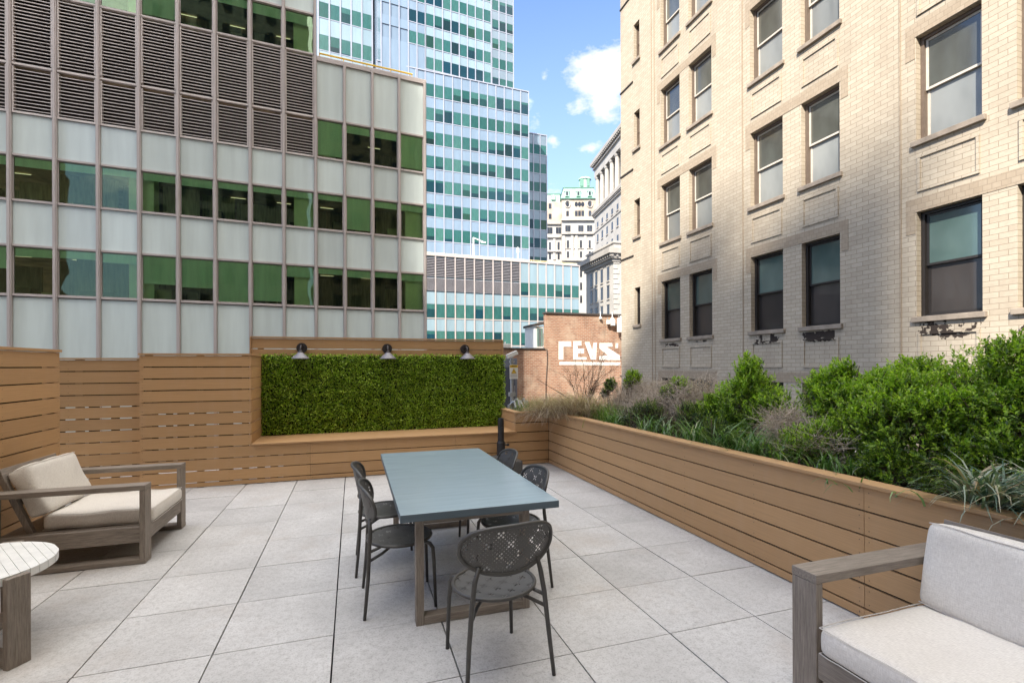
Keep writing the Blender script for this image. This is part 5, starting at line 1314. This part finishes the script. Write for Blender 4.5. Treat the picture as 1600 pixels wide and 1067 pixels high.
# ---- strap-leaved tufts
def tuft(name, label, c, n, Lr, Wr, mat, cat='grass', spread=.06, th1=(1.2, 2.4), seed=0, th0=(.05, .5), azr=None, group=None, segs=6, sz=0.0, tw=0):
    global rng
    rng = np.random.default_rng(seed+100)
    root = thing(name, label, cat, c, 0, group)
    ro = np.stack([rng.normal(0, spread, n), rng.normal(0, spread, n), np.full(n, sz)], 1)
    az = rng.uniform(0, 2*math.pi, n) if azr is None else rng.normal(azr[0], azr[1], n)
    blades('leaves', ro, az, rng.uniform(*th0, n), rng.uniform(*th1, n), rng.uniform(*Lr, n), rng.uniform(*Wr, n), MT[mat], root, segs=segs, twist=tw)
    return root
GL = 'strap leaved tufts along the planter edge'
ylist = [(5.95, 'strap leaved tuft at the cap below the small round sprig'), (5.15, 'upright strap leaved tuft at the cap in front of the brown brush'), (4.72, 'strap leaved tuft just left of the pointed shrub'), (4.3, 'strap leaved tuft under the left side of the pointed shrub'), (3.88, 'arching strap leaved tuft under the pointed shrub'), (3.5, 'arching glossy strap leaved tuft right of the pointed shrub, largest of the row'), (3.15, 'strap leaved tuft under the broad shrub'), (2.75, 'low strap leaved tuft left of the dense dark shrub')]
for k, (y, lab) in enumerate(ylist):
    tuft('strap_leaf_tuft', lab, (3.42, y, SZ), (50, 60, 40, 95, 120, 130, 45, 45)[k], (.24, .50), (.009, .014), 'strap', seed=k, group=GL, sz=0, spread=.07)
for k, (x, y, lab) in enumerate(((3.33, 1.74, 'silvery variegated tuft spilling over the cap beside the sofa back, left one of two'), (3.33, 1.40, 'silvery variegated tuft at the right edge spilling toward the sofa, right one of two'))):
    tuft('variegated_tuft', lab, (x, y, SZ+.02), 230, (.32, .66), (.010, .017), 'varieg', seed=30+k, spread=.05, th1=(1.6, 2.9), th0=(.1, .7), group='variegated tufts by the sofa')
tuft('grass_blade_tuft', 'few green blades hanging over the cap in front of the dense dark shrub', (3.28, 2.35, SZ+.06), 9, (.18, .30), (.009, .013), 'strap', seed=40, spread=.16, th1=(2.2, 3.0), th0=(.3, .8), azr=(math.pi, .5))
# ---- green grasses and dry grasses at the far corner
GG = 'green grass clumps in the planter'
for k, (x, y, n, lab) in enumerate(((2.95, 8.15, 160, 'small green grass clump in the far planter corner by the pole'), (3.55, 7.75, 260, 'green grass clump under the bare branched shrub'), (3.95, 7.1, 330, 'bright green grass clump in front of the painted wall'), (3.6, 6.4, 260, 'green grass clump behind the cap, right of the drooping brown grass'))):
    tuft('grass_clump', lab, (x, y, SZ), n, (.2, .45), (.004, .008), 'grass', seed=50+k, spread=.14, th1=(.6, 1.8), group=GG)
GD = 'dry brown grass clumps in the planter'
for k, (x, y, n, L_, azr, th1, lab) in enumerate(((3.24, 7.5, 1500, (.4, .85), (math.pi*1.2, .9), (1.8, 2.7), 'dry brown grass drooping over the far corner of the planter cap'),
        (3.45, 7.0, 1200, (.4, .8), (math.pi*1.1, 1.2), (1.5, 2.6), 'dry brown grass behind the drooping corner clump'),
        (3.25, 8.1, 500, (.3, .5), None, (.9, 2.0), 'short dry brown grass near the boxwood end'))):
    tuft('dry_grass_clump', lab, (x, y, SZ+.03), n, L_, (.003, .006), 'dry', seed=60+k, spread=.17, th1=th1, azr=azr, group=GD, tw=.5, th0=(.55, 1.25) if k == 0 else (.05, .6))
# ---- brown brush (dormant twiggy shrubs)
def brush(name, label, c, rad, n, seed, mat='drytwig', leaves=900, group=None, L=(.12, .3)):
    g = np.random.default_rng(seed); root = thing(name, label, 'shrub', c, 0, group)
    b = MB()
    for i in range(n):
        a = g.uniform(0, 2*math.pi); s = Vector((g.normal(0, rad[0]*.3), g.normal(0, rad[1]*.3), 0))
        e = Vector((g.normal(0, rad[0]*.6), g.normal(0, rad[1]*.6), rad[2]*g.uniform(.5, 1.1)))
        m1 = s.lerp(e, .55)+Vector(g.normal(0, .05, 3)); b.tube([s, m1, e], [.004, .0026, .0012], 4, cap=False)
        for q in range(7):
            f = g.uniform(.35, 1); p = s.lerp(m1, f/.55) if f < .55 else m1.lerp(e, (f-.55)/.45)
            dv = Vector(g.normal(0, 1, 3)); dv.z = abs(dv.z)*.7; dv = dv.normalized()*g.uniform(*L); b.tube([p, p+dv*.5+Vector(g.normal(0, .015, 3)), p+dv], [.0022, .0016, .0009], 3, cap=False)
    b.build('stems', MT[mat], root)
    if leaves:
        P_ = np.stack([g.normal(0, rad[0]*.6, leaves), g.normal(0, rad[1]*.6, leaves), rad[2]*g.uniform(.15, 1.05, leaves)], 1)
        leaf_mesh('dry_leaves', P_, nrm(g.normal(0, 1, (leaves, 3))), nrm(g.normal(0, 1, (leaves, 3))), g.uniform(.012, .026, leaves), g.uniform(.005, .010, leaves), MT['dry'], root)
    return root
GB = 'dormant brown brush in the planter'
for k, (x, y, rad, n, lab) in enumerate(((4.05, 6.15, (.3, .34, .60), 200, 'dormant brown brush at the left end of the brushy stretch'), (4.1, 5.55, (.3, .32, .62), 220, 'dormant brown brush in the middle of the brushy stretch'),
        (4.05, 4.95, (.3, .32, .66), 210, 'dormant brown brush just left of the pointed shrub'), (3.85, 5.75, (.2, .5, .42), 170, 'low pale brown brush in front of the taller brown brush'),
        (3.74, 3.44, (.14, .17, .44), 110, 'brown dead brush between the pointed shrub and the broad shrub'), (3.62, 2.95, (.14, .25, .30), 90, 'low dead brown brush under the broad shrub'), (4.1, 6.75, (.25, .3, .5), 140, 'thin brown brush in front of the painted wall'))):
    brush('brown_brush', lab, (x, y, SZ), rad, n, 70+k, group=GB)
# ---- bare branched shrub
g = np.random.default_rng(5)
bs = thing('bare_shrub', 'leafless dark branched shrub fanning out in front of the painted brick wall', 'shrub', (3.95, 8.0, SZ))
paths = []
def grow(p, d, L, r, dep):
    q = p+d*L*.5+Vector(g.normal(0, .02, 3)); e = p+d*L+Vector(g.normal(0, .03, 3)); paths.append(([p, q, e], [r, r*.85, r*.65]))
    if dep == 0: return
    for _ in range(g.integers(2, 4)):
        nd = (d+Vector(g.normal(0, .42, 3))).normalized(); nd.z = abs(nd.z)*.9+.1
        s_ = g.uniform(.3, 1.0); st_ = p.lerp(e, s_); grow(st_, nd.normalized(), L*g.uniform(.5, .8), r*.6, dep-1)
for i in range(13):
    a = g.uniform(0, 2*math.pi); sp = g.uniform(.15, .85); grow(Vector((0, 0, 0)), Vector((math.cos(a)*sp, math.sin(a)*sp, 1)).normalized(), g.uniform(.45, .75), .007, 3)
paths.append(([Vector((.1, -.1, 0)), Vector((-.35, .1, .35)), Vector((-.75, .3, .62))], [.012, .010, .005]))
twigs_tubes(paths, 'branches', MT['twig'], bs, 4)
